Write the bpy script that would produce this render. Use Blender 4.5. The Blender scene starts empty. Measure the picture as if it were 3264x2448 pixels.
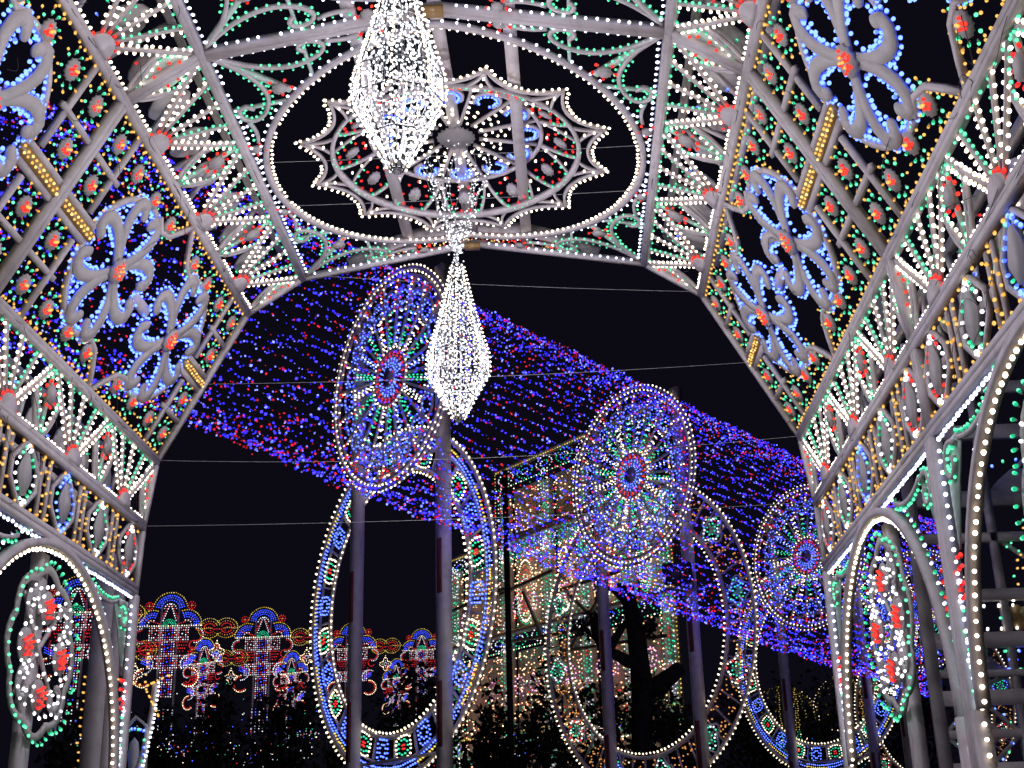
import bpy, math, random
import numpy as np
from mathutils import Matrix, Vector

random.seed(7)
rng = np.random.default_rng(7)
scene = bpy.context.scene
COL = scene.collection

# ------------------------------------------------------------------ camera
EYE = 1.6
cd = bpy.data.cameras.new('camera')
cam = bpy.data.objects.new('camera', cd)
COL.objects.link(cam)
_r = Vector((0.99855951, 0.04791922, -0.02413839))
_u = Vector((0.03968427, -0.35680693, 0.93333487))
_f = Vector((-0.03611193, 0.93294832, 0.35819459))
cam.matrix_world = Matrix(((_r.x, _u.x, -_f.x, 0), (_r.y, _u.y, -_f.y, 0), (_r.z, _u.z, -_f.z, EYE), (0, 0, 0, 1)))
cd.sensor_width = 36.0
cd.lens = 1301.0 / 1024 * 36.0
cd.clip_start = 0.05
cd.clip_end = 2000
scene.camera = cam

# ------------------------------------------------------------------ night sky, exposure
world = bpy.data.worlds.new('World')
scene.world = world
world.use_nodes = True
bg = world.node_tree.nodes['Background']
bg.inputs[0].default_value = (0.0036, 0.0032, 0.0066, 1)
bg.inputs[1].default_value = 1.0
scene.view_settings.view_transform = 'Standard'
scene.view_settings.look = 'None'
scene.view_settings.exposure = 0.0
scene.view_settings.gamma = 1.0
scene.view_settings.use_curve_mapping = False
scene.render.engine = 'CYCLES'
cy = scene.cycles
cy.use_denoising = True
try:
    cy.denoiser = 'OPENIMAGEDENOISE'
    cy.denoising_input_passes = 'RGB_ALBEDO_NORMAL'
except Exception:
    pass
cy.max_bounces = 4
cy.diffuse_bounces = 2
cy.glossy_bounces = 2
cy.sample_clamp_indirect = 3.0
cy.caustics_reflective = False
cy.caustics_refractive = False
cy.filter_width = 1.5

# ------------------------------------------------------------------ materials
def new_mat(name):
    m = bpy.data.materials.new(name)
    m.use_nodes = True
    nt = m.node_tree
    return m, nt, nt.nodes['Principled BSDF']

def painted(name, col, dirt, rough=0.55, scale=6.0, bump=0.15):
    m, nt, b = new_mat(name)
    tc = nt.nodes.new('ShaderNodeTexCoord')
    n1 = nt.nodes.new('ShaderNodeTexNoise'); n1.inputs['Scale'].default_value = scale; n1.inputs['Detail'].default_value = 5
    n2 = nt.nodes.new('ShaderNodeTexNoise'); n2.inputs['Scale'].default_value = scale * 9; n2.inputs['Detail'].default_value = 3
    nt.links.new(tc.outputs['Object'], n1.inputs['Vector']); nt.links.new(tc.outputs['Object'], n2.inputs['Vector'])
    r = nt.nodes.new('ShaderNodeValToRGB')
    r.color_ramp.elements[0].position = 0.32; r.color_ramp.elements[0].color = (*dirt, 1)
    r.color_ramp.elements[1].position = 0.6; r.color_ramp.elements[1].color = (*col, 1)
    mx = nt.nodes.new('ShaderNodeMath'); mx.operation = 'MULTIPLY_ADD'
    mx.inputs[1].default_value = 0.35
    nt.links.new(n2.outputs['Fac'], mx.inputs[0]); nt.links.new(n1.outputs['Fac'], mx.inputs[2])
    sb = nt.nodes.new('ShaderNodeMath'); sb.operation = 'SUBTRACT'; sb.inputs[1].default_value = 0.12
    nt.links.new(mx.outputs[0], sb.inputs[0]); nt.links.new(sb.outputs[0], r.inputs['Fac'])
    nt.links.new(r.outputs['Color'], b.inputs['Base Color'])
    b.inputs['Roughness'].default_value = rough
    bp = nt.nodes.new('ShaderNodeBump'); bp.inputs['Strength'].default_value = bump; bp.inputs['Distance'].default_value = 0.004
    nt.links.new(n2.outputs['Fac'], bp.inputs['Height']); nt.links.new(bp.outputs['Normal'], b.inputs['Normal'])
    return m

WHITE = painted('white_paint', (0.60, 0.56, 0.58), (0.46, 0.42, 0.42))
GREY = painted('primed_cutout_board', (0.50, 0.48, 0.48), (0.42, 0.40, 0.41), rough=0.8)
GREENLIT = painted('green_glow_tint', (0.52, 0.68, 0.60), (0.42, 0.56, 0.50))  # pale green bulb light put into the white boards' colour
GOLD = painted('gold_foil', (0.38, 0.24, 0.09), (0.22, 0.13, 0.05), rough=0.35)
REDTAG = painted('dull_red_paint', (0.17, 0.035, 0.03), (0.10, 0.02, 0.02))
STEEL = painted('grey_steel', (0.22, 0.21, 0.20), (0.12, 0.11, 0.10), rough=0.45)
DARK = painted('black_enamel', (0.02, 0.02, 0.022), (0.012, 0.012, 0.012), rough=0.4)
WIRE = painted('black_cable', (0.02, 0.02, 0.02), (0.012, 0.012, 0.012))
PALEWIRE = painted('silver_cable', (0.5, 0.5, 0.52), (0.35, 0.35, 0.37))
NETWIRE = painted('black_net_wire', (0.006, 0.006, 0.007), (0.004, 0.004, 0.005))
BARK = painted('bark', (0.055, 0.045, 0.036), (0.02, 0.017, 0.014), rough=0.95, scale=9, bump=0.8)
LEAF = painted('dark_leaf', (0.045, 0.06, 0.03), (0.02, 0.028, 0.014), rough=0.6)
LEAF2 = painted('pale_leaf', (0.075, 0.085, 0.045), (0.03, 0.038, 0.02), rough=0.6)
GROUND = painted('asphalt', (0.06, 0.058, 0.056), (0.04, 0.039, 0.038), rough=0.9, scale=0.7)
SOCKET = painted('lamp_socket', (0.42, 0.39, 0.40), (0.28, 0.26, 0.27))

BULB = {}
TIP = {}
def emitter(name, col, s, sample):
    m = bpy.data.materials.new(name)
    m.use_nodes = True
    nt = m.node_tree
    nt.nodes.clear()
    e = nt.nodes.new('ShaderNodeEmission')
    o = nt.nodes.new('ShaderNodeOutputMaterial')
    e.inputs[0].default_value = (*col, 1)
    e.inputs[1].default_value = s
    nt.links.new(e.outputs[0], o.inputs[0])
    if not sample:
        m.cycles.emission_sampling = 'NONE'
    return m
def glow(name, col, s, sample=True, tip=None):
    """a coloured lamp: glass in three ages, and the hotter lens at its tip"""
    for k, f in enumerate((0.62, 1.0, 1.4)):
        BULB.setdefault(name, []).append(emitter('%s_bulb_%s' % (name, ('old', 'worn', 'new')[k]), col, s * f, sample))
    TIP[name] = emitter('%s_tip' % name, *(tip or (col, s * 1.5)), sample)
glow('cream', (1.0, 0.74, 0.50), 2.4, tip=((1.0, .90, .78), 5.0))
glow('white', (0.88, 0.90, 1.0), 1.7, tip=((1, 1, 1), 3.6))
glow('ice', (0.50, 0.55, 1.0), 1.9, tip=((.85, .88, 1), 4.0))
glow('green', (0.015, 0.62, 0.27), 1.0, tip=((.16, 1.0, .52), 1.5))
glow('blue', (0.035, 0.07, 1.0), 3.8, tip=((.13, .24, 1.0), 3.6))
glow('red', (1.0, 0.02, 0.03), 1.25, tip=((1.0, .05, .03), 1.5))
glow('amber', (1.0, 0.45, 0.07), 0.9, tip=((1.0, .56, .13), 1.35))
glow('gold', (1.0, 0.60, 0.14), 1.1, tip=((1.0, .70, .22), 1.8))
# lamps of the frames and far things
glow('fcream', (1.0, 0.74, 0.45), 3.6, True, tip=((1.0, .92, .74), 2.6))
glow('fwhite', (0.85, 0.88, 1.0), 1.5, True)
glow('fgreen', (0.03, 0.75, 0.38), 1.1, False)
glow('fblue', (0.04, 0.075, 1.0), 3.0, True, tip=((.12, .22, 1.0), 3.2))
glow('fred', (1.0, 0.03, 0.03), 1.1, False)
glow('fyellow', (1.0, 0.72, 0.12), 1.0, False)
glow('famber', (1.0, 0.40, 0.10), 0.7, False)
glow('fpink', (1.0, 0.45, 0.9), 1.3, False)
glow('led', (0.90, 0.93, 1.0), 2.4)
glow('netblue', (0.032, 0.026, 1.0), 3.0, True)
glow('netpale', (0.16, 0.19, 1.0), 2.4, False)
glow('netred', (1.0, 0.02, 0.06), 1.0, False)

# ------------------------------------------------------------------ mesh builder
def template(seg, st):
    v = [(0, 0, 1.0)]
    for j in range(1, st):
        a = math.pi * j / st
        for i in range(seg):
            b = 2 * math.pi * (i + 0.5 * (j % 2)) / seg
            v.append((math.sin(a) * math.cos(b), math.sin(a) * math.sin(b), math.cos(a)))
    v.append((0, 0, -1.0))
    f = []
    for i in range(seg):
        f.append((0, 1 + i, 1 + (i + 1) % seg))
    for j in range(st - 2):
        a0 = 1 + j * seg; b0 = a0 + seg
        for i in range(seg):
            i2 = (i + 1) % seg
            f.append((a0 + i, b0 + i, a0 + i2)); f.append((a0 + i2, b0 + i, b0 + i2))
    l = len(v) - 1; a0 = 1 + (st - 2) * seg
    for i in range(seg):
        f.append((a0 + (i + 1) % seg, a0 + i, l))
    return np.array(v, float), np.array(f, int)
BIG = template(7, 4)
MED = template(5, 3)
OCT = template(4, 2)

class MB:
    def __init__(s):
        s.v = []; s.nv = 0; s.f = []; s.mats = []
    def mi(s, m):
        if m not in s.mats: s.mats.append(m)
        return s.mats.index(m)
    def add(s, verts, faces, mat):
        verts = np.asarray(verts, float)
        k = s.mi(mat)
        by = {}
        for fc in faces: by.setdefault(len(fc), []).append(fc)
        for n, fs in by.items():
            s.f.append((np.asarray(fs, int) + s.nv, k))
        s.v.append(verts); s.nv += len(verts)
    def box8(s, c, mat):          # c: 8 corners, bottom ring then top ring
        s.add(c, [(0, 3, 2, 1), (4, 5, 6, 7), (0, 1, 5, 4), (1, 2, 6, 5), (2, 3, 7, 6), (3, 0, 4, 7)], mat)
    def bulbs(s, pos, dirs, r, stretch, mat, tmpl, tip=None):
        pos = np.asarray(pos, float); dirs = np.asarray(dirs, float)
        n = len(pos)
        if n == 0: return
        r = np.broadcast_to(np.asarray(r, float), (n,))
        d = dirs / np.maximum(np.linalg.norm(dirs, axis=1, keepdims=True), 1e-9)
        ref = np.where(np.abs(d[:, 2:3]) < 0.9, np.array([[0, 0, 1.0]]), np.array([[1.0, 0, 0]]))
        a = np.cross(d, ref); a /= np.linalg.norm(a, axis=1, keepdims=True)
        b = np.cross(d, a)
        tv, tf = tmpl
        V = (pos[:, None, :] + r[:, None, None] * (tv[None, :, 0:1] * a[:, None, :] + tv[None, :, 1:2] * b[:, None, :]
             + stretch * tv[None, :, 2:3] * d[:, None, :])).reshape(-1, 3)
        F = (tf[None] + (np.arange(n) * len(tv))[:, None, None]).reshape(-1, 3) + s.nv
        if tip is not None and len(tv) > 8:
            hot = (tv[tf][:, :, 2].mean(1) > .12)
            F3 = F.reshape(n, len(tf), 3)
            s.f.append((F3[:, hot].reshape(-1, 3), s.mi(tip))); s.f.append((F3[:, ~hot].reshape(-1, 3), s.mi(mat)))
        else:
            s.f.append((F, s.mi(mat)))
        s.v.append(V); s.nv += len(V)
    def build(s, name, parent=None, origin=(0, 0, 0)):
        V = np.concatenate(s.v) - np.asarray(origin, float)
        me = bpy.data.meshes.new(name)
        me.vertices.add(len(V)); me.vertices.foreach_set('co', V.ravel())
        tot = np.concatenate([np.full(len(f), f.shape[1]) for f, k in s.f])
        loops = np.concatenate([f.ravel() for f, k in s.f])
        mid = np.concatenate([np.full(len(f), k) for f, k in s.f])
        me.loops.add(len(loops)); me.loops.foreach_set('vertex_index', loops)
        me.polygons.add(len(tot))
        st = np.concatenate([[0], np.cumsum(tot)[:-1]])
        me.polygons.foreach_set('loop_start', st); me.polygons.foreach_set('loop_total', tot)
        me.polygons.foreach_set('material_index', mid)
        for m in s.mats: me.materials.append(m)
        me.update(calc_edges=True)
        o = bpy.data.objects.new(name, me)
        COL.objects.link(o)
        if parent: o.parent = parent
        return o

def thing(name, label, cat, loc, group=None):
    o = bpy.data.objects.new(name, None)
    o.empty_display_size = 0.2
    COL.objects.link(o); o.location = loc
    o['label'] = label; o['category'] = cat
    if group: o['group'] = group
    return o
def tag(o, label, cat, group=None):
    o['label'] = label; o['category'] = cat
    if group: o['group'] = group
    return o
def dup(root, loc, label, rotz=None):
    r = root.copy(); COL.objects.link(r); r.location = loc; r['label'] = label
    if rotz is not None: r.rotation_euler = (0, 0, rotz)
    for ch in root.children:
        c = ch.copy(); COL.objects.link(c); c.parent = r
        for g in ch.children:
            d = g.copy(); COL.objects.link(d); d.parent = c
    return r

# ------------------------------------------------------------------ drawing on a (bent) panel
class Sheet:
    """2-D drafting on a panel: P(u, v, w) gives the world point; w is the height off the panel towards the viewer."""
    def __init__(s, P, tilt=0.35):
        s.P = P; s.B = []; s.k = 0; s.tilt = tilt
    def jit(s):
        s.k += 1
        return (s.k % 7) * 0.0021
    def board(s, mb, p, q, b, t=0.03, w=0.0, mat=None, mat2=None):
        p = np.array(p, float); q = np.array(q, float)
        d = q - p; L = np.hypot(*d)
        if L < 1e-6: return
        d /= L; n = np.array([-d[1], d[0]]) * b / 2
        j = s.jit()
        c = [p - n, q - n, q + n, p + n]
        mb.box8([s.P(x, y, w + j) for x, y in c] + [s.P(x, y, w + t + j) for x, y in c], mat or WHITE)
    def ribbon(s, mb, pts, b, t=0.03, w=0.0, mat=None, closed=False, cap=False):
        pts = [np.array(p, float) for p in pts]
        n = len(pts)
        bs = list(b) if hasattr(b, '__len__') else [b] * n
        if cap:
            d = pts[-1] - pts[-2]; d = d / max(np.hypot(*d), 1e-9); r_ = bs[-1] / 2; e_ = pts[-1]
            for a_ in (35, 62, 82):
                pts.append(e_ + d * r_ * math.sin(math.radians(a_))); bs.append(2 * r_ * math.cos(math.radians(a_)))
            n = len(pts)
        L = []; R = []
        for i in range(n):
            a = pts[(i - 1) % n] if (closed or i > 0) else pts[i]
            c = pts[(i + 1) % n] if (closed or i < n - 1) else pts[i]
            d = c - a; d /= max(np.hypot(*d), 1e-9)
            m = np.array([-d[1], d[0]]) * bs[i] / 2
            L.append(pts[i] + m); R.append(pts[i] - m)
        j = s.jit(); w = w + j
        V = []; F = []
        for i in range(n):
            V += [s.P(*R[i], w), s.P(*L[i], w), s.P(*L[i], w + t), s.P(*R[i], w + t)]
        m = n if closed else n - 1
        for i in range(m):
            a = 4 * i; c = 4 * ((i + 1) % n)
            for e in range(4):
                F.append((a + e, c + e, c + (e + 1) % 4, a + (e + 1) % 4))
        if not closed:
            F.append((0, 1, 2, 3)); F.append((4 * n - 1, 4 * n - 2, 4 * n - 3, 4 * n - 4))
        mb.add(V, F, mat or WHITE)
        return L, R
    def plate(s, mb, poly, t=0.02, w=0.0, mat=None):
        n = len(poly); j = s.jit(); w = w + j
        V = [s.P(x, y, w) for x, y in poly] + [s.P(x, y, w + t) for x, y in poly]
        F = [tuple(range(n))[::-1], tuple(range(n, 2 * n))] + [(i, (i + 1) % n, n + (i + 1) % n, n + i) for i in range(n)]
        mb.add(V, F, mat or WHITE)
    def rosette(s, mb, c, r, n=14, t=0.025, w=0.0, mat=None):
        poly = []
        for i in range(2 * n):
            a = math.pi * i / n; rr = r * (1.0 if i % 2 else 0.84)
            poly.append((c[0] + rr * math.cos(a), c[1] + rr * math.sin(a)))
        s.plate(mb, poly, t, w, mat)
    # bulbs
    def bulb(s, x, y, dx, dy, col, r, w=0.03, up=None):
        up = s.tilt if up is None else up
        x += random.gauss(0, 0.0035); y += random.gauss(0, 0.0035)
        dx += random.gauss(0, 0.15); dy += random.gauss(0, 0.15)
        p0 = np.array(s.P(x, y, w)); e = 1e-3
        p1 = np.array(s.P(x + dx * e, y + dy * e, w + up * e))
        d = p1 - p0
        s.B.append((p0, d / max(np.linalg.norm(d), 1e-12), col, r * random.uniform(0.9, 1.1)))
    def row(s, p, q, sp, col, r, side=0.0, w=0.03, d=None, up=None, skip=0.012, ends=0.5):
        p = np.array(p, float); q = np.array(q, float)
        L = np.hypot(*(q - p))
        if L < 1e-6: return
        n = max(1, int(round(L / sp)))
        e = (q - p) / L; nn = np.array([-e[1], e[0]])
        sg = 1 if side >= 0 else -1
        dd = nn * sg if d is None else np.array(d)
        for i in range(n):
            if random.random() < skip: continue
            t = (i + ends) / n
            c = p + (q - p) * t + nn * side
            s.bulb(c[0], c[1], dd[0], dd[1], col if isinstance(col, str) else col[i % len(col)], r, w, up)
    def path(s, pts, sp, col, r, side=0.0, w=0.03, closed=False, up=None, skip=0.012):
        pts = [np.array(p, float) for p in pts]
        if closed: pts = pts + [pts[0]]
        seg = [np.hypot(*(pts[i + 1] - pts[i])) for i in range(len(pts) - 1)]
        tot = sum(seg); n = max(1, int(round(tot / sp)))
        i = 0; acc = 0.0
        for k in range(n):
            tt = (k + 0.5) * tot / n
            while i < len(seg) - 1 and acc + seg[i] < tt: acc += seg[i]; i += 1
            f = (tt - acc) / max(seg[i], 1e-9)
            c = pts[i] + (pts[i + 1] - pts[i]) * f
            e = (pts[i + 1] - pts[i]) / max(seg[i], 1e-9); nn = np.array([-e[1], e[0]])
            if random.random() < skip: continue
            sg = 1 if side >= 0 else -1
            c = c + nn * side
            s.bulb(c[0], c[1], nn[0] * sg, nn[1] * sg, col if isinstance(col, str) else col[k % len(col)], r, w, up)
    def cluster(s, c, rad, n, col, r, w=0.05):
        for i in range(n):
            a = i * 2.39996; rr = rad * math.sqrt((i + 0.4) / n)
            s.bulb(c[0] + rr * math.cos(a), c[1] + rr * math.sin(a), 0, 0, col, r, w, up=1.0)
    def circle(s, c, rad, n, col, r, w=0.03, out=1, a0=0.0, a1=None, up=None):
        full = a1 is None
        a1 = a0 + 2 * math.pi if full else a1
        for i in range(n):
            a = a0 + (a1 - a0) * (i + 0.5) / n
            s.bulb(c[0] + rad * math.cos(a), c[1] + rad * math.sin(a), out * math.cos(a), out * math.sin(a),
                   col if isinstance(col, str) else col[i % len(col)], r, w, up)

def arc(c, r, a0, a1, n):
    return [(c[0] + r * math.cos(a0 + (a1 - a0) * i / n), c[1] + r * math.sin(a0 + (a1 - a0) * i / n)) for i in range(n + 1)]
def qcurve(p, c, q, n=8):
    p, c, q = map(lambda z: np.array(z, float), (p, c, q))
    return [tuple((1 - t) ** 2 * p + 2 * t * (1 - t) * c + t * t * q) for t in np.linspace(0, 1, n + 1)]
def spiral(c, r0, r1, a0, a1, n=18):
    return [(c[0] + (r0 + (r1 - r0) * i / n) * math.cos(a0 + (a1 - a0) * i / n), c[1] + (r0 + (r1 - r0) * i / n) * math.sin(a0 + (a1 - a0) * i / n)) for i in range(n + 1)]

SCALE_R = 1.0
SOCK = template(5, 2)
def bulb_mesh(mb, B, tmpl, stretch=1.35, sockets=False):
    by = {}
    if sockets:
        P_ = np.array([b[0] for b in B]); D_ = np.array([b[1] for b in B]); R_ = np.array([b[3] for b in B])
        mb.bulbs(P_ - D_ * (R_ * 1.75)[:, None], D_, R_ * .62, 1.35, SOCKET, SOCK)
    for i, b in enumerate(B): by.setdefault((b[2], random.choice((0, 1, 1, 2))), []).append(b)
    for (c, k), L in by.items():
        mb.bulbs([b[0] for b in L], [b[1] for b in L], [b[3] * SCALE_R for b in L], stretch, BULB[c][k], tmpl, TIP[c])

# ================================================================== THE LIGHT GALLERY
K = 14.0
XC = -0.0695 * K
Y0 = 14.0
PT = 0.108 * K             # fan pitch
BAY = 3 * PT
def sect(h, z): return (h * K, EYE + z * K)
S3, S2, S1, S0, SM = sect(.147, .491), sect(.1945, .459), sect(.264, .329), sect(.271, .274), sect(.273, .222)
RISE = 0.026 * K

def band(side, A, B, y0):
    ax, az = XC + side * A[0], A[1]; bx, bz = XC + side * B[0], B[1]
    L = math.hypot(bx - ax, bz - az); ex, ez = (bx - ax) / L, (bz - az) / L
    nx, nz = -ez, ex
    if nx * (XC - ax) + nz * (4.5 - az) < 0: nx, nz = -nx, -nz
    def P(u, v, w): return (ax + ex * v + nx * w, y0 - u, az + ez * v + nz * w)
    return P, L

gallery = thing('light_gallery', 'white timber vault of bulb-lined fan and flower panels arching over the whole view', 'light gallery', (XC, Y0 - BAY, 0))
G0 = np.array([XC, Y0 - BAY, 0.0])
ALLB = []                  # (panel object, its bulbs)

def finish(s, mb, name, label=None):
    o = mb.build(name, gallery, G0)
    if label: o['label'] = label
    ALLB.append((o, s.B))
    return o
def sub(mb, name, par):
    if mb.nv: return mb.build(name, par, G0)

def border(s, mb, L, h, b=0.06, t=0.075):
    s.board(mb, (0, b / 2), (L, b / 2), b, t); s.board(mb, (0, h - b / 2), (L, h - b / 2), b, t)
    s.board(mb, (b / 2, b), (b / 2, h - b), b, t); s.board(mb, (L - b / 2, b), (L - b / 2, h - b), b, t)

def fan_panel(side, A, B, y0, label):
    P, h = band(side, A, B, y0)
    s = Sheet(P); fr = MB(); border(s, fr, BAY, h)
    hubs = []; rays = []; leaves = []; ros = []
    p = PT
    sp = 0.074
    for k in range(3):
        u0 = k * p; c = u0 + p / 2
        mb = MB(); s.plate(mb, arc((c, 0.04), 0.15, 0, math.pi, 10), 0.05, 0.02); hubs.append(mb)
        for i in range(7):
            a = math.pi * (i + 0.5) / 7
            s.bulb(c + 0.168 * math.cos(a), 0.04 + 0.168 * math.sin(a), math.cos(a), math.sin(a), 'red', 0.0165, 0.05)
        for i, (f, vt) in enumerate(((.045, .90), (.26, .955), (.5, .955), (.74, .955), (.955, .90))):
            q = np.array((u0 + f * p, vt * h)); o = np.array((c, 0.04))
            d = q - o; L = np.hypot(*d); d /= L; a = o + d * 0.155
            mb = MB(); s.board(mb, a, q, 0.03, 0.03, 0.01); rays.append(mb)
            colL, colR = (('cream', 'cream'), ('cream', 'green'), ('cream', 'cream'), ('green', 'cream'), ('cream', 'cream'))[i]
            a2 = o + d * 0.20
            for sd, cc in ((1, colL), (-1, colR)):
                s.row(a2, q, sp, cc, 0.0148 if cc == 'cream' else 0.0135, side=sd * 0.036, w=0.035)
        # little cream row along the lower edge on both sides of the hub, and along the top
        s.row((u0 + .07 * p, 0.075), (c - 0.2, 0.075), sp, 'cream', 0.0145, 0, 0.05, d=(0, 1))
        s.row((c + 0.2, 0.075), (u0 + .93 * p, 0.075), sp, 'cream', 0.0145, 0, 0.05, d=(0, 1))
        for sg in (1, -1):
            lg = MB(); s.board(lg, (c + sg * .5 * p - sg * .16 * p, .53 * h), (c + sg * .5 * p - sg * .035 * p, .10 * h), 0.028, 0.03, 0.01); rays.append(lg)
            s.row((c + sg * .34 * p, .53 * h), (c + sg * .465 * p, .12 * h), sp * 1.1, 'cream', 0.0135, side=0.034 * sg * (1 if sg > 0 else 1), w=0.035)
    for k in range(4):
        c = k * p
        sides = (1,) if k == 0 else (-1,) if k == 3 else (1, -1)
        for sg in sides:
            up = qcurve((c + sg * 0.02, .95 * h), (c + sg * .155 * p, .86 * h), (c + sg * .165 * p, .55 * h), 6)
            lo = qcurve((c + sg * .165 * p, .55 * h), (c + sg * .15 * p, .25 * h), (c + sg * 0.02, .07 * h), 6)
            line = up + lo[1:]
            mb = MB(); s.ribbon(mb, line, 0.028, 0.03, 0.006); leaves.append(mb)
            s.path(line, sp, 'green', 0.0132, side=(0.036 if sg > 0 else -0.036) * -1, w=0.035)
            if k in (0, 3):
                inner = [(c + sg * 0.055, .86 * h), (c + sg * .10 * p, .76 * h), (c + sg * .128 * p, .55 * h), (c + sg * .10 * p, .30 * h), (c + sg * 0.055, .14 * h)]
                mb = MB(); s.plate(mb, inner, 0.016, 0.0, GREENLIT); leaves.append(mb)
                for i in range(4):
                    a = math.radians(-62 + 41 * i)
                    s.bulb(c + sg * 0.135 * math.cos(a), .58 * h + 0.15 * math.sin(a), sg, 0, 'red', 0.0155, 0.045, up=0.6)
        if k in (1, 2):
            mb = MB(); s.board(mb, (c, .05 * h), (c, .95 * h), 0.034, 0.034, 0.0, GREENLIT); leaves.append(mb)
            mb = MB(); s.rosette(mb, (c, .6 * h), 0.088, 12, 0.03, 0.03, GREY); ros.append(mb)
            s.circle((c, .6 * h), 0.125, 8, 'red', 0.0155, 0.045)
            for v in (.2, .3, .8): s.bulb(c + 0.03, v * h, 1, 0, 'green', 0.0125, 0.04)
    s.row((0.09, h - 0.075), (BAY - 0.09, h - 0.075), 0.15, 'green', 0.0125, 0, 0.04, d=(0, -1))
    for i in range(7):
        u = BAY * (i + .5) / 7
        mb = MB(); s.board(mb, (u - .25, .05), (u + .25, h - .05) if i % 2 else (u - .3, h - .04), .045, .04, -.42); leaves.append(mb)
        mb = MB(); s.plate(mb, [(u + .17 * math.cos(a) * (1 + .2 * math.cos(2 * a)), h * .5 + .23 * math.sin(a)) for a in np.linspace(0, 2 * math.pi, 13)[:-1]], .02, -.40 - .03 * (i % 2), GREY); leaves.append(mb)
        for q in range(5): s.bulb(u + random.uniform(-.3, .3), random.uniform(.1, h - .1), 0, 0, random.choice(('green', 'green', 'cream', 'blue', 'red')), .0125, -.36, up=-1)
    for v in (.05, h - .05):
        mb = MB(); s.board(mb, (.02, v), (BAY - .02, v), .07, .07, -.44); leaves.append(mb)
    o = finish(s, fr, 'fan_panel', label)
    for L, n in ((hubs, 'hub'), (rays, 'ray'), (leaves, 'leaf_board'), (ros, 'rosette')):
        for m in L: sub(m, n, o)

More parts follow.
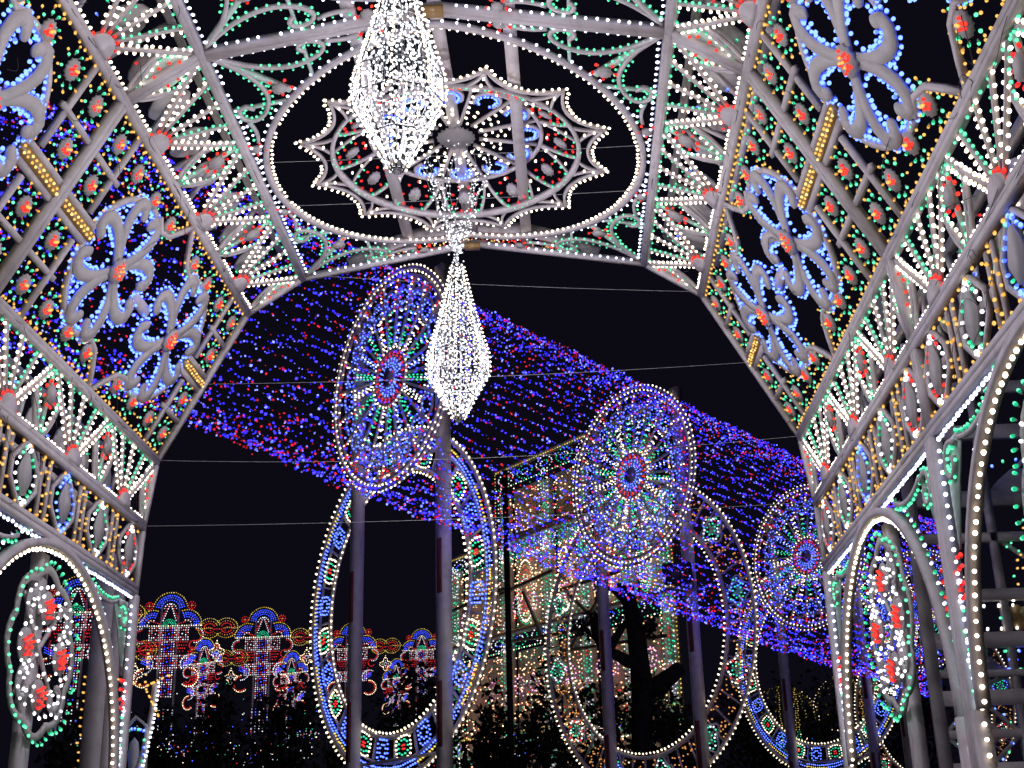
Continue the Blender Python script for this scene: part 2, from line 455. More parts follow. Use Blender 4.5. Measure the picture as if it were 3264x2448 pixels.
def flower_panel(side, A, B, y0, label):
    P, h = band(side, A, B, y0)
    s = Sheet(P); fr = MB(); border(s, fr, BAY, h)
    mc = h / 2
    parts = []
    def lozenge(u, v):
        mb = MB(); s.rosette(mb, (u, v), 0.098, 13, 0.022, 0.03, GREY); parts.append(('rosette', mb))
        s.cluster((u, v), 0.052, 6, 'red', 0.0150, 0.06); s.cluster((u, v), 0.02, 2, 'amber', 0.0125, 0.085)
        s.circle((u, v), 0.145, 9, 'green', 0.0132, 0.035)
        for i in range(8):
            a = 2 * math.pi * (i + .5) / 8
            s.bulb(u + 0.205 * math.cos(a) * random.uniform(.9, 1.1), v + 0.19 * math.sin(a), math.cos(a), math.sin(a), 'amber', 0.0118, 0.035)
    # edge and lattice lozenges
    for v in (.135, .865):
        for u in (.2, .54, .88, 1.21, 1.79, 2.12, 2.46, 2.8): lozenge(u * PT, v * h)
    for v in (.355, .645):
        for u in (.2, 2.8): lozenge(u * PT, v * h)
    for e in (0, 1):
        U = (lambda u: u * PT) if e == 0 else (lambda u: BAY - u * PT)
        for v in (.25, .75):
            mb = MB(); s.board(mb, (U(0.04), v * h), (U(.44), v * h), 0.05, 0.045, 0.0); parts.append(('lattice_board', mb))
        mb = MB(); s.board(mb, (U(.37), 0.06), (U(.37), .43 * h), 0.05, 0.045, 0.0); parts.append(('lattice_board', mb))
        mb = MB(); s.board(mb, (U(.37), h - 0.06), (U(.37), .57 * h), 0.05, 0.045, 0.0); parts.append(('lattice_board', mb))
        for dv in (-1, 1):
            mb = MB(); s.board(mb, (U(0.04), mc + dv * 0.085), (U(.47), mc + dv * 0.085), 0.055, 0.05, 0.0); parts.append(('lattice_board', mb))
        mb = MB(); s.board(mb, (U(0.02), mc), (U(.52), mc), 0.105, 0.05, 0.005, GOLD); parts.append(('gold_bar', mb))
        for q in range(20):
            s.bulb(U(.03 + .49 * (q + .5) / 20), mc + (.02 if q % 2 else -.02), 0, 0, 'gold' if q % 3 == 0 else 'amber', 0.0138, 0.062, up=1.0)
    # waves along the edge in the middle of the bay
    for v0, sg in ((0.05, 1), (h - 0.05, -1)):
        for e in (1, -1):
            pts = [(1.5 * PT + e * 0.02, v0), (1.5 * PT + e * .10 * PT, v0 + sg * .07 * h), (1.5 * PT + e * .22 * PT, v0 + sg * .15 * h), (1.5 * PT + e * .34 * PT, v0 + sg * .17 * h), (1.5 * PT + e * .44 * PT, v0 + sg * .13 * h)]
            mb = MB(); s.ribbon(mb, pts, 0.05, 0.04, 0.01); parts.append(('wave_board', mb))
            s.path(pts, 0.075, 'amber', 0.012, side=-0.045 * e * sg, w=0.035)
    # edge bulbs
    for v, dv in ((0.082, 1), (h - 0.082, -1)):
        s.row((0.1, v), (BAY - 0.1, v), 0.115, 'amber', 0.0128, 0, 0.05, d=(0, dv))
    # flowers
    RF = 0.70
    for ci, u in enumerate((.94 * PT, 2.06 * PT)):
        c = np.array((u, mc))
        out = -1 if ci == 0 else 1
        a0 = math.pi if ci == 0 else 0.0
        ring = arc(c, .465 * PT, a0 - 1.75, a0 + 1.75, 26)
        mb = MB(); s.ribbon(mb, ring, 0.055, 0.04, 0.0); parts.append(('ring_board', mb))
        s.path(ring, 0.06, 'blue', 0.0172, side=0.048, w=0.035)
        s.path(ring, 0.13, 'amber', 0.0115, side=-0.05, w=0.03)
        for k in range(4):
            A0 = math.pi / 4 + k * math.pi / 2
            for m in (1, -1):
                pol = ((.10, 0, .24), (.27, 5, .19), (.44, 6.5, .20), (.60, 8.5, .23), (.76, 12, .25), (.90, 18, .26), (.965, 25.5, .25), (.93, 32, .235), (.82, 35, .21))
                pts = [c + RF * r * np.array((math.cos(A0 + m * math.radians(th)), math.sin(A0 + m * math.radians(th)))) for r, th, w_ in pol]
                fine = []; wf = []
                for i in range(len(pts) - 1):
                    for t in (0, .5):
                        fine.append(pts[i] * (1 - t) + pts[i + 1] * t); wf.append((pol[i][2] * (1 - t) + pol[i + 1][2] * t) * RF * .74)
                fine.append(pts[-1]); wf.append(pol[-1][2] * RF * .74)
                mb = MB(); L, R = s.ribbon(mb, fine, wf, 0.022, 0.035, GREY, cap=True); parts.append(('flower_cutout', mb))
                sgn = 1 if m > 0 else -1
                inner, outer = (L, R) if m > 0 else (R, L)
                s.path(inner[4:-3], 0.050, 'blue', 0.0175, side=0.022 * sgn, w=0.045)
                s.path(outer[5:-1], 0.06, 'blue', 0.0168, side=-0.022 * sgn, w=0.03)
                e = fine[-1] + (fine[-1] - fine[-2]) * 1.2
            # petal loop of blue bulbs between two trunks
            B0 = k * math.pi / 2
            cc = c + RF * .52 * np.array((math.cos(B0), math.sin(B0)))
            for i in range(11):
                a = B0 + math.pi + math.radians(-130 + 26 * i)
                s.bulb(cc[0] + RF * .25 * math.cos(a), cc[1] + RF * .25 * math.sin(a), -math.cos(a), -math.sin(a), 'blue', 0.0178, 0.04)
        mb = MB(); s.rosette(mb, c, 0.135, 12, 0.03, 0.06, GREY); parts.append(('rosette', mb))
        s.cluster(c, 0.098, 14, 'red', 0.0150, 0.1); s.cluster(c, 0.05, 4, 'amber', 0.0115, 0.125)
        # blue painted stay that holds the flower to the next one
    mb = MB(); s.board(mb, (1.5 * PT - .22, mc), (1.5 * PT + .22, mc), 0.12, 0.03, 0.0); parts.append(('stay_board', mb))
    s.circle((1.5 * PT, mc), 0.13, 8, 'blue', 0.0142, 0.04)
    o = finish(s, fr, 'flower_panel', label)
    for n, m in parts: sub(m, n, o)

def ceiling_panel(y0, label):
    h = S3[0]; z3 = S3[1]
    def P(u, v, w): return (XC + v, y0 - u, z3 + RISE * (1 - min(abs(v), h) / h) - w)
    s = Sheet(P); fr = MB(); parts = []
    b = 0.06
    for sg in (1, -1):
        s.board(fr, (0, sg * (h - b / 2)), (BAY, sg * (h - b / 2)), b, 0.075)
        for u in (b / 2, BAY - b / 2):
            s.board(fr, (u, sg * 0.0), (u, sg * (h - b)), b, 0.075)
    C = (BAY / 2, 0.0); R = 0.1375 * K
    ring = [(C[0] + 1.06 * R * math.cos(a), C[1] + R * math.sin(a)) for a in np.linspace(0, 2 * math.pi, 73)[:-1]]
    mb = MB(); s.ribbon(mb, ring, 0.055, 0.05, 0.005, closed=True); parts.append(('ring_board', mb))
    s.path(ring, 0.078, 'cream', 0.0138, side=0.05, w=0.035, closed=True, up=0.1)
    s.path(ring, 0.12, 'ice', 0.0135, side=-0.055, w=0.035, closed=True)
    for eu in (0, 1):
        for ev in (1, -1):
            U = (lambda u: u) if eu == 0 else (lambda u: BAY - u)
            def Q(u, v): return (U(u), ev * (h - v))
            sg = ev * (1 if eu == 0 else -1)
            # bulbs along the frame
            s.row(Q(.12, .09), Q(2.0, .09), 0.095, 'ice', 0.014, 0, 0.05, d=(0, -ev))
            s.row(Q(.09, .12), Q(.09, 1.9), 0.095, 'ice', 0.014, 0, 0.05, d=((1 if eu == 0 else -1), 0))
            # stay from the corner to the circle
            mb = MB(); s.board(mb, Q(.06, .06), Q(.78, .64), 0.05, 0.04, 0.0, GREENLIT); parts.append(('stay_board', mb))
            s.row(Q(.12, .1), Q(.72, .58), 0.085, 'green', 0.013, side=0.045, w=0.035)
            mb = MB(); s.rosette(mb, Q(.68, .56), 0.075, 10, 0.03, 0.04, GREY); parts.append(('rosette', mb))
            s.circle(Q(.68, .56), 0.115, 5, 'red', 0.015, 0.05)
            for flip in (0, 1):
                F = (lambda a, c_: Q(a, c_)) if flip == 0 else (lambda a, c_: Q(c_, a))
                k = 1.0 if flip == 0 else 0.92
                pts = [F(.06 * k, .06), F(.35 * k, .28), F(.62 * k, .40), F(.85 * k, .42), F(1.06 * k, .34), F(1.14 * k, .22), F(1.07 * k, .13), F(.95 * k, .12), F(.90 * k, .19), F(.95 * k, .25)]
                sm = []
                for i in range(len(pts) - 1):
                    for t in (0, 1 / 3, 2 / 3):
                        p0 = np.array(pts[max(i - 1, 0)]); p1 = np.array(pts[i]); p2 = np.array(pts[i + 1]); p3 = np.array(pts[min(i + 2, len(pts) - 1)])
                        sm.append(0.5 * ((2 * p1) + (-p0 + p2) * t + (2 * p0 - 5 * p1 + 4 * p2 - p3) * t * t + (-p0 + 3 * p1 - 3 * p2 + p3) * t ** 3))
                sm.append(np.array(pts[-1]))
                mb = MB(); s.ribbon(mb, sm, 0.036, 0.034, 0.008, cap=True); parts.append(('scroll_board', mb))
                s.path(sm[2:], 0.085, 'green', 0.0128, side=0.04, w=0.035)
                s.path(sm[4:], 0.085, 'green', 0.0128, side=-0.04, w=0.035)
                # second, smaller leaf towards the tangent point
                pts = [F(1.16 * k, .16), F(1.34 * k, .22), F(1.52 * k, .17)]
                mb = MB(); s.ribbon(mb, qcurve(*pts, 6), 0.03, 0.03, 0.004); parts.append(('scroll_board', mb))
                s.path(qcurve(*pts, 6), 0.09, ('ice', 'green'), 0.013, side=0.035, w=0.035)
                mb = MB(); s.rosette(mb, F(1.62 * k, .125), 0.055, 8, 0.03, 0.03, GREY); parts.append(('rosette', mb))
                s.circle(F(1.62 * k, .125), 0.095, 5, 'red', 0.0145, 0.045)
                mb = MB(); s.board(mb, F(.95 * k, .03), F(.95 * k, .62), 0.03, 0.03, -0.004, GREENLIT); parts.append(('stay_board', mb))
    o = finish(s, fr, 'ceiling_panel', label)
    for n, m in parts: sub(m, n, o)

def frieze_panel(side, y0, label):
    P, h = band(side, SM, S0, y0)
    s = Sheet(P); fr = MB(); border(s, fr, BAY, h, 0.06, 0.075); parts = []
    cols = ('red', 'green', 'blue', 'green', 'red')
    for i in range(5):
        c = (.25 + .625 * i) * PT
        hw = .185 * PT
        poly = [(c, .94 * h), (c + .45 * hw, .80 * h), (c + hw, .62 * h), (c + hw, .38 * h), (c + .45 * hw, .20 * h), (c, .06 * h), (c - .45 * hw, .20 * h), (c - hw, .38 * h), (c - hw, .62 * h), (c - .45 * hw, .80 * h)]
        mb = MB(); s.ribbon(mb, poly, 0.038, 0.035, 0.004, closed=True); parts.append(('lozenge_frame', mb))
        core = [(c + .42 * hw * math.cos(a) * (1 + .18 * math.cos(4 * a)), .5 * h + .27 * h * math.sin(a)) for a in np.linspace(0, 2 * math.pi, 17)[:-1]]
        mb = MB(); s.plate(mb, core, 0.02, 0.03, GREY); parts.append(('cutout_board', mb))
        mb = MB(); s.board(mb, (c, .06 * h), (c, .94 * h), 0.03, 0.02, 0.0); parts.append(('slat', mb))
        a = cols[i]; bcol = 'white' if a != 'blue' else 'blue'
        for (x, y) in ((0, .86), (-.16, .81), (.16, .81), (0, .14), (-.16, .19), (.16, .19)):
            s.bulb(c + x * hw, y * h, x, y - .5, bcol, 0.0148, 0.045, up=.7)
        for j in range(18):
            t = 2 * math.pi * (j + .5) / 18
            rad = 1.0 + .12 * math.cos(4 * t)
            cc = a if (j // 2) % 2 else bcol
            if a == 'blue' and j % 5 == 0: cc = 'green'
            s.bulb(c + .66 * hw * rad * math.cos(t), .5 * h + .33 * h * rad * math.sin(t), math.cos(t), math.sin(t), cc, 0.0145, 0.045, up=.5)
        for x in (-.26, .26):
            mb = MB(); s.board(mb, (c + x * PT, .07), (c + x * PT, h - .07), 0.045, 0.03, -0.002); parts.append(('slat', mb))
            for q in range(8):
                s.bulb(c + x * PT + random.choice((-.045, .045)), (.1 + .8 * (q + random.random() * .6) / 8) * h, 1 if q % 2 else -1, 0, 'amber', 0.0138, 0.04)
    s.row((.1, h - .09), (BAY - .1, h - .09), 0.17, 'amber', 0.0135, 0, 0.05, d=(0, -1), skip=.15)
    s.row((.1, .09), (BAY - .1, .09), 0.17, 'amber', 0.0135, 0, 0.05, d=(0, 1), skip=.15)
    o = finish(s, fr, 'frieze_panel', label)
    for n, m in parts: sub(m, n, o)

def arch_panel(side, y0, label):
    P, h = band(side, (SM[0] + .002, 0.0), SM, y0)
    s = Sheet(P); fr = MB(); parts = []
    C = BAY / 2; R = .1435 * K; zc = EYE + .0735 * K
    s.board(fr, (0, h - .03), (BAY, h - .03), 0.06, 0.075)
    # posts: an outer post, an inner post that carries the arch and a plate strip between them
    for e in (0, 1):
        U = (lambda u: u) if e == 0 else (lambda u: BAY - u)
        sg = 1 if e == 0 else -1
        s.board(fr, (U(.045), 0), (U(.045), h - .06), 0.09, 0.09)
        mb = MB(); s.board(mb, (U(.205), 0), (U(.205), zc), 0.075, 0.11, 0.002); parts.append(('post', mb))
        s.row((U(.255), 1.4), (U(.255), zc), 0.105, 'cream', 0.0162, 0, 0.06, d=(sg, 0), ends=1.0)
        mb = MB(); s.board(mb, (U(.125), .9), (U(.125), zc + .3), 0.06, 0.015, 0.012, GREENLIT); parts.append(('strip_board', mb))
        for i in range(34):
            v = 1.3 + i * .07
            col = 'ice' if i % 2 == 0 else ('red' if (i // 6) % 3 == 2 else 'green')
            s.bulb(U(.125 + (.02 if i % 3 else -.02)), v, 0, 0, col, 0.0145, 0.05, up=1)
        # spandrel
        def Q(u, v): return (U(u), v)
        arcp = arc((C, zc), R, math.pi if e == 0 else 0, math.pi / 2, 18)
        s.row(Q(.12, h - .10), Q(C - .25, h - .10), 0.085, 'ice', 0.0165, 0, 0.05, d=(0, -1))
        s.row(Q(.12, zc + .1), Q(.12, h - .15), 0.085, 'ice', 0.0155, 0, 0.05, d=(sg, 0))
        s.path([(p[0], p[1]) for p in arc((C, zc), R + .12, (math.pi if e == 0 else 0), math.pi / 2, 18)], 0.1, ('ice', 'green'), 0.0145, 0, 0.045)
        leaf = [Q(.16, h - .16), Q(.62, h - .17), Q(.52, h - .33), Q(.40, h - .50), Q(.28, h - .74), Q(.17, h - .95)]
        mb = MB(); s.plate(mb, leaf, 0.015, 0.0, GREENLIT); parts.append(('spandrel_board', mb))
        sp_ = spiral(Q(.36, h - .36), .17, .05, math.radians(40 if e == 0 else 140), math.radians(400 if e == 0 else -220), 18)
        mb = MB(); s.ribbon(mb, sp_, 0.035, 0.035, 0.018, cap=True); parts.append(('scroll_board', mb))
        s.path(sp_, 0.062, 'green', 0.0142, side=0.036, w=0.05)
        s.path(sp_[4:], 0.09, 'green', 0.0138, side=-0.036, w=0.05)
        sp2 = qcurve(Q(.5, h - .2), Q(.9, h - .36), Q(1.35, h - .18), 8)
        mb = MB(); s.ribbon(mb, sp2, 0.035, 0.035, 0.014); parts.append(('scroll_board', mb))
        s.path(sp2, 0.08, 'green', 0.0138, side=0.04, w=0.045)
        for (u, v) in ((.22, 1.05), (.2, 1.25)):
            s.circle(Q(u, h - v), .06, 4, 'red', 0.0155, 0.05)
    full = arc((C, zc), R, math.pi, 0, 40)
    mb = MB(); s.ribbon(mb, full, 0.07, 0.09, 0.004); parts.append(('arch_board', mb))
    s.path(full, 0.092, 'cream', 0.0168, side=-0.066, w=0.06, up=.25)
    # the medallion in the arch, on its pole
    M = np.array((C, EYE + .148 * K)); RM = .76
    mb = MB(); s.board(mb, (C, 0), (C, zc + R - .05), 0.19, 0.10, -0.17); parts.append(('pole', mb))
    pts = []
    for i in range(48):
        a = 2 * math.pi * i / 48
        pts.append(M + (RM * (.9 + .1 * abs(math.cos(4 * a)))) * np.array((math.cos(a), math.sin(a))))
    mb = MB(); s.ribbon(mb, pts, 0.075, 0.02, -0.03, GREY, closed=True); parts.append(('medallion_board', mb))
    s.path(pts, 0.088, 'green', 0.0155, side=-0.062, w=0.03, closed=True, up=.6)
    for k in range(4):
        a = math.pi / 2 + k * math.pi / 2
        c = M + .40 * np.array((math.cos(a), math.sin(a)))
        ell = [c + np.array((.155 * math.cos(t), .155 * math.sin(t))) for t in np.linspace(0, 2 * math.pi, 15)[:-1]]
        mb = MB(); s.plate(mb, ell, 0.02, -0.02, GREY); parts.append(('medallion_board', mb))
        s.cluster(c, .11, 11, 'red', 0.0165, 0.035)
        s.circle(c, .20, 10, 'white', 0.0145, 0.03)
        a += math.pi / 4
        c2 = M + .50 * np.array((math.cos(a), math.sin(a)))
        hk = spiral(c2, .17, .07, a + 2.6, a - 2.2, 14)
        mb = MB(); s.ribbon(mb, hk, .07, 0.02, -0.012, GREY, cap=True); parts.append(('medallion_board', mb))
        s.path(hk, 0.085, 'white', 0.0142, side=0.055, w=0.03)
        s.path(hk, 0.15, 'white', 0.0142, side=-0.05, w=0.03)
    for k in range(2):
        mb = MB(); a = k * math.pi / 2
        d = RM * .86 * np.array((math.cos(a + .785), math.sin(a + .785)))
        s.board(mb, M - d, M + d, 0.045, 0.02, -0.055 - .022 * k); parts.append(('stay_board', mb))
    o = finish(s, fr, 'arch_panel', label)
    for n, m in parts: sub(m, n, o)

side_word = {1: 'right', -1: 'left'}
for bi in range(2):
    y0 = Y0 - bi * BAY
    where = 'next to the open end' if bi == 0 else 'overhead, nearer the viewer'
    ceiling_panel(y0, 'ceiling panel with a round opening and green scroll corners, ' + where)
    for side in (1, -1):
        w_ = side_word[side]
        fan_panel(side, S2, S3, y0, 'upper %s fan panel, cream and green bulb rays, %s' % (w_, where))
        flower_panel(side, S1, S2, y0, '%s slope panel with two blue flower cutouts and red rosettes, %s' % (w_, where))
        fan_panel(side, S0, S1, y0, 'lower %s fan panel, cream and green bulb rays, %s' % (w_, where))
        frieze_panel(side, y0, '%s frieze of lozenges among amber bulbs, %s' % (w_, where))
        arch_panel(side, y0, '%s arcade arch with a green-edged medallion, %s' % (w_, where))

# ---- ridge planks that carry the star, and the curved head board over the open end
zr = S3[1] + RISE
for px, za in ((-.052 * K, .505), (.0, .519), (.047 * K, .507)):
    mb = MB()
    x = XC + px; z = EYE + za * K + .03
    mb.box8([(x - .06, Y0 - BAY * 2 + .1, z), (x + .06, Y0 - BAY * 2 + .1, z), (x + .06, Y0 - .01, z + .0), (x - .06, Y0 - .01, z), (x - .06, Y0 - BAY * 2 + .1, z + .05), (x + .06, Y0 - BAY * 2 + .1, z + .05), (x + .06, Y0 - .01, z + .05), (x - .06, Y0 - .01, z + .05)], WHITE)
    mb.build('ridge_plank', gallery, G0)
for yy in (Y0 - BAY - .005, Y0 - .03):
    mb = MB(); x = XC; z = zr - .13
    mb.box8([(x + a, yy + b, z + c) for c in (0, .06) for a, b in ((-.09, -.09), (.09, -.09), (.09, .02), (-.09, .02))], GOLD)
    mb.build('gold_block', gallery, G0)
def PH(u, v, w): return (XC + u, Y0 + .10 - w, v)
s = Sheet(PH)
hb = []
xs = np.linspace(-1.5, 1.5, 25)
zlow = S3[1] + RISE * (1 - 1.5 / S3[0])
crv = [(x, zlow + .06 + (.50 - .06) * (1 - (x / 1.5) ** 2)) for x in xs]
mb = MB(); s.ribbon(mb, crv, 0.16, 0.05, 0.0)
o = finish(s, mb, 'head_board', 'curved white board over the open end with red and amber bulbs below it')
for i in range(120):
    x = random.uniform(-1.05, 1.05)
    z = zlow + .06 + .44 * (1 - (x / 1.5) ** 2) - .105 - random.uniform(0, .075)
    s.bulb(x, z, 0, -1, random.choice(('red', 'red', 'amber', 'gold')), 0.0105, -0.02, up=0.2)

# ---- thin cables draped over the panels
mbw = MB()
def tube(mb, pts, r, mat, n=4):
    pts = [np.array(p, float) for p in pts]
    V = []; F = []
    for i, p in enumerate(pts):
        d = pts[min(i + 1, len(pts) - 1)] - pts[max(i - 1, 0)]
        d /= max(np.linalg.norm(d), 1e-9)
        a = np.cross(d, (0, 0, 1.0) if abs(d[2]) < .9 else (1.0, 0, 0)); a /= np.linalg.norm(a); b = np.cross(d, a)
        for k in range(n):
            t = 2 * math.pi * k / n
            V.append(p + r * (a * math.cos(t) + b * math.sin(t)))
    for i in range(len(pts) - 1):
        for k in range(n):
            F.append((i * n + k, i * n + (k + 1) % n, (i + 1) * n + (k + 1) % n, (i + 1) * n + k))
    mb.add(V, F, mat)
for side in (1, -1):
    for (A, B) in ((S2, S3), (S1, S2), (S0, S1), (SM, S0)):
        for bi in range(2):
            P, h = band(side, A, B, Y0 - bi * BAY)
            for q in range(14):
                u = random.uniform(.1, BAY - .4); v = random.choice((random.uniform(.0, .08), h - random.uniform(0, .08), random.uniform(.1, h - .1)))
                L = random.uniform(.2, .6); a = random.uniform(0, 6.28); bow = random.uniform(-.12, .12)
                pts = []
                for t in np.linspace(0, 1, 8):
                    uu = u + L * t * math.cos(a) - bow * math.sin(math.pi * t) * math.sin(a)
                    vv = min(max(v + L * t * math.sin(a) * .6 + bow * math.sin(math.pi * t) * math.cos(a), .02), h - .02)
                    pts.append(P(min(max(uu, .02), BAY - .02), vv, 0.082 + .01 * math.sin(5 * t + q)))
                tube(mbw, pts, 0.0026, WIRE)
o = mbw.build('loose_cable', gallery, G0); o['kind'] = 'stuff'

# ---- bulbs: the 300 that show largest as single parts, the others joined panel by panel
eye = np.array([0, 0, EYE])
Rw = np.array([list(_r), list(_u), list(_f)])
rank = []
for pi, (o, B) in enumerate(ALLB):
    if not B: continue
    pos = np.array([b[0] for b in B]); c = (pos - eye) @ Rw.T
    x = c[:, 0] / c[:, 2]; y = c[:, 1] / c[:, 2]
    vis = (c[:, 2] > .5) & (np.abs(x) < .385) & (np.abs(y) < .288)
    size = np.array([b[3] for b in B]) / c[:, 2]
    for i in np.nonzero(vis)[0]: rank.append((-size[i], pi, int(i)))
rank.sort()
single = set((p, i) for _, p, i in rank[:300])
bulb_me = {}
def bulb_shape(c, k):
    if (c, k) not in bulb_me:
        me = bpy.data.meshes.new('bulb')
        tv, tf = BIG
        V = np.concatenate([tv * (1, 1, 1.35), template(6, 3)[0] * (.55, .55, .5) + (0, 0, -1.45)])
        t2 = template(6, 3)[1] + len(tv)
        me.from_pydata([tuple(v) for v in V], [], [tuple(f) for f in tf] + [tuple(f) for f in t2])
        me.materials.append(BULB[c][k]); me.materials.append(SOCKET); me.materials.append(TIP[c])
        hot = tv[tf][:, :, 2].mean(1) > .12
        for i, pl in enumerate(me.polygons): pl.material_index = (2 if hot[i] else 0) if i < len(tf) else 1
        bulb_me[(c, k)] = me
    return bulb_me[(c, k)]
for pi, (o, B) in enumerate(ALLB):
    rest = [b for i, b in enumerate(B) if (pi, i) not in single]
    for i, b in enumerate(B):
        if (pi, i) in single:
            q = bpy.data.objects.new('bulb', bulb_shape(b[2], random.choice((0, 1, 1, 2))))
            COL.objects.link(q); q.parent = o
            q.rotation_mode = 'QUATERNION'
            q.location = Vector(b[0] - G0); q.rotation_quaternion = Vector(b[1]).to_track_quat('Z', 'Y')
            q.scale = (b[3] * SCALE_R,) * 3
    if rest:
        mb = MB(); bulb_mesh(mb, rest, BIG, sockets=True)
        q = mb.build('bulb_chain', o, G0); q['kind'] = 'stuff'
print('gallery bulbs', sum(len(B) for _, B in ALLB))

# ================================================================== THE CEILING STARS
def star(yc, label):
    zc = EYE + .505 * K
    root = thing('ceiling_star', label, 'star ornament', (XC, yc, zc), 'twelve-pointed stars hung in the round openings')
    O = np.array((XC, yc, zc))
    def P(u, v, w): return (XC + u, yc + v, zc - w + .25 * min(1.0, max(0.0, (1.30 - math.hypot(u, v)) / .40)))
    s = Sheet(P); parts = []
    R1, R2, RT = .091 * K, .064 * K, .114 * K
    def pol(r, a): return (r * math.cos(a), r * math.sin(a))
    mb = MB(); s.ribbon(mb, [pol(R1, a) for a in np.linspace(0, 2 * math.pi, 61)[:-1]], .045, .045, 0, closed=True); parts.append(('outer_ring', mb))
    mb = MB(); s.ribbon(mb, [pol(R2, a) for a in np.linspace(0, 2 * math.pi, 49)[:-1]], .036, .04, 0, closed=True); parts.append(('inner_ring', mb))
    mb = MB(); s.rosette(mb, (0, 0), .20, 20, .03, .02, GREY); parts.append(('centre_disc', mb))
    s.circle((0, 0), .31, 20, 'cream', .0155, .05)
    for i in range(12):
        a = math.radians(15 + 30 * i); b = a + math.radians(15); c2 = a + math.radians(30)
        # concave edge from tip to tip
        cv = qcurve(pol(RT, a), pol(R1 * .93, b), pol(RT, c2), 10)
        mb = MB(); s.ribbon(mb, cv, .028, .035, .002); parts.append(('scallop_board', mb))
        s.path(cv, .078, 'cream', .0155, side=-.045, w=.035)
        for sg in (1, -1):
            tw = qcurve(pol(RT * .985, a), pol(R1 * 1.1, a + sg * .01), pol(R1 + .02, a + sg * .10), 5)
            mb = MB(); s.ribbon(mb, tw, .025, .03, .004); parts.append(('point_board', mb))
        s.bulb(*pol(RT + .04, a), *pol(1, a), 'cream', .0165, .03)
        for q in (.1, .2): s.bulb(*pol(R1 + q, a), 0, 0, 'cream', .014, .05, up=1)
        # cells between the rings
        m = (R1 + R2) / 2
        mb = MB(); s.rosette(mb, pol(m, b), .07, 10, .03, .02, GREY); parts.append(('rosette', mb))
        s.circle(pol(m, b), .135, 8, 'red', .0150, .045)
        s.circle(pol(m + .005, b), .19, 9, 'green', .0138, .04, a0=b - 1.9, a1=b + 1.9)
        for sg in (1, -1):
            y = qcurve(pol(R2 + .02, a + sg * .015), pol(m, a + sg * .03), pol(R1 - .02, a + sg * .13), 6)
            mb = MB(); s.ribbon(mb, y, .028, .03, .003); parts.append(('cell_board', mb))
        for q in (.07, .17, .28): s.bulb(*pol(R2 + q, a), 0, 0, 'cream', .0148, .05, up=1)
        s.bulb(*pol(R2 + .05, b), 0, 0, 'cream', .0145, .05, up=1)
        # blue loops inside the inner ring
        lc = pol(R2 - .155, b)
        lp = [(lc[0] + .135 * math.cos(t), lc[1] + .135 * math.sin(t)) for t in np.linspace(b - 2.3, b + 2.3, 13)]
        mb = MB(); s.ribbon(mb, lp, .028, .03, .002); parts.append(('loop_board', mb))
        s.circle(lc, .10, 13, 'blue', .0180, .04, out=-1, a0=b - 2.6, a1=b + 2.6)
        # spokes
        mb = MB(); s.board(mb, pol(.25, a), pol(R2 - .03, a), .03, .03, .0); parts.append(('spoke', mb))
        s.row(pol(.34, a), pol(R2 - .08, a), .09, 'cream', .0148, side=.035, w=.035)
        s.row(pol(.40, b), pol(R2 - .34, b), .09, 'cream', .0148, side=.0, w=.035)
    for n, m in parts: m.build(n, root, O)
    big, rest = [], MB()
    bulb_mesh(rest, s.B, MED)
    q = rest.build('bulb_chain', root, O); q['kind'] = 'stuff'
    return root
star(Y0 - BAY / 2, 'twelve-pointed white star with red, green and blue bulbs, hanging in the round ceiling opening')

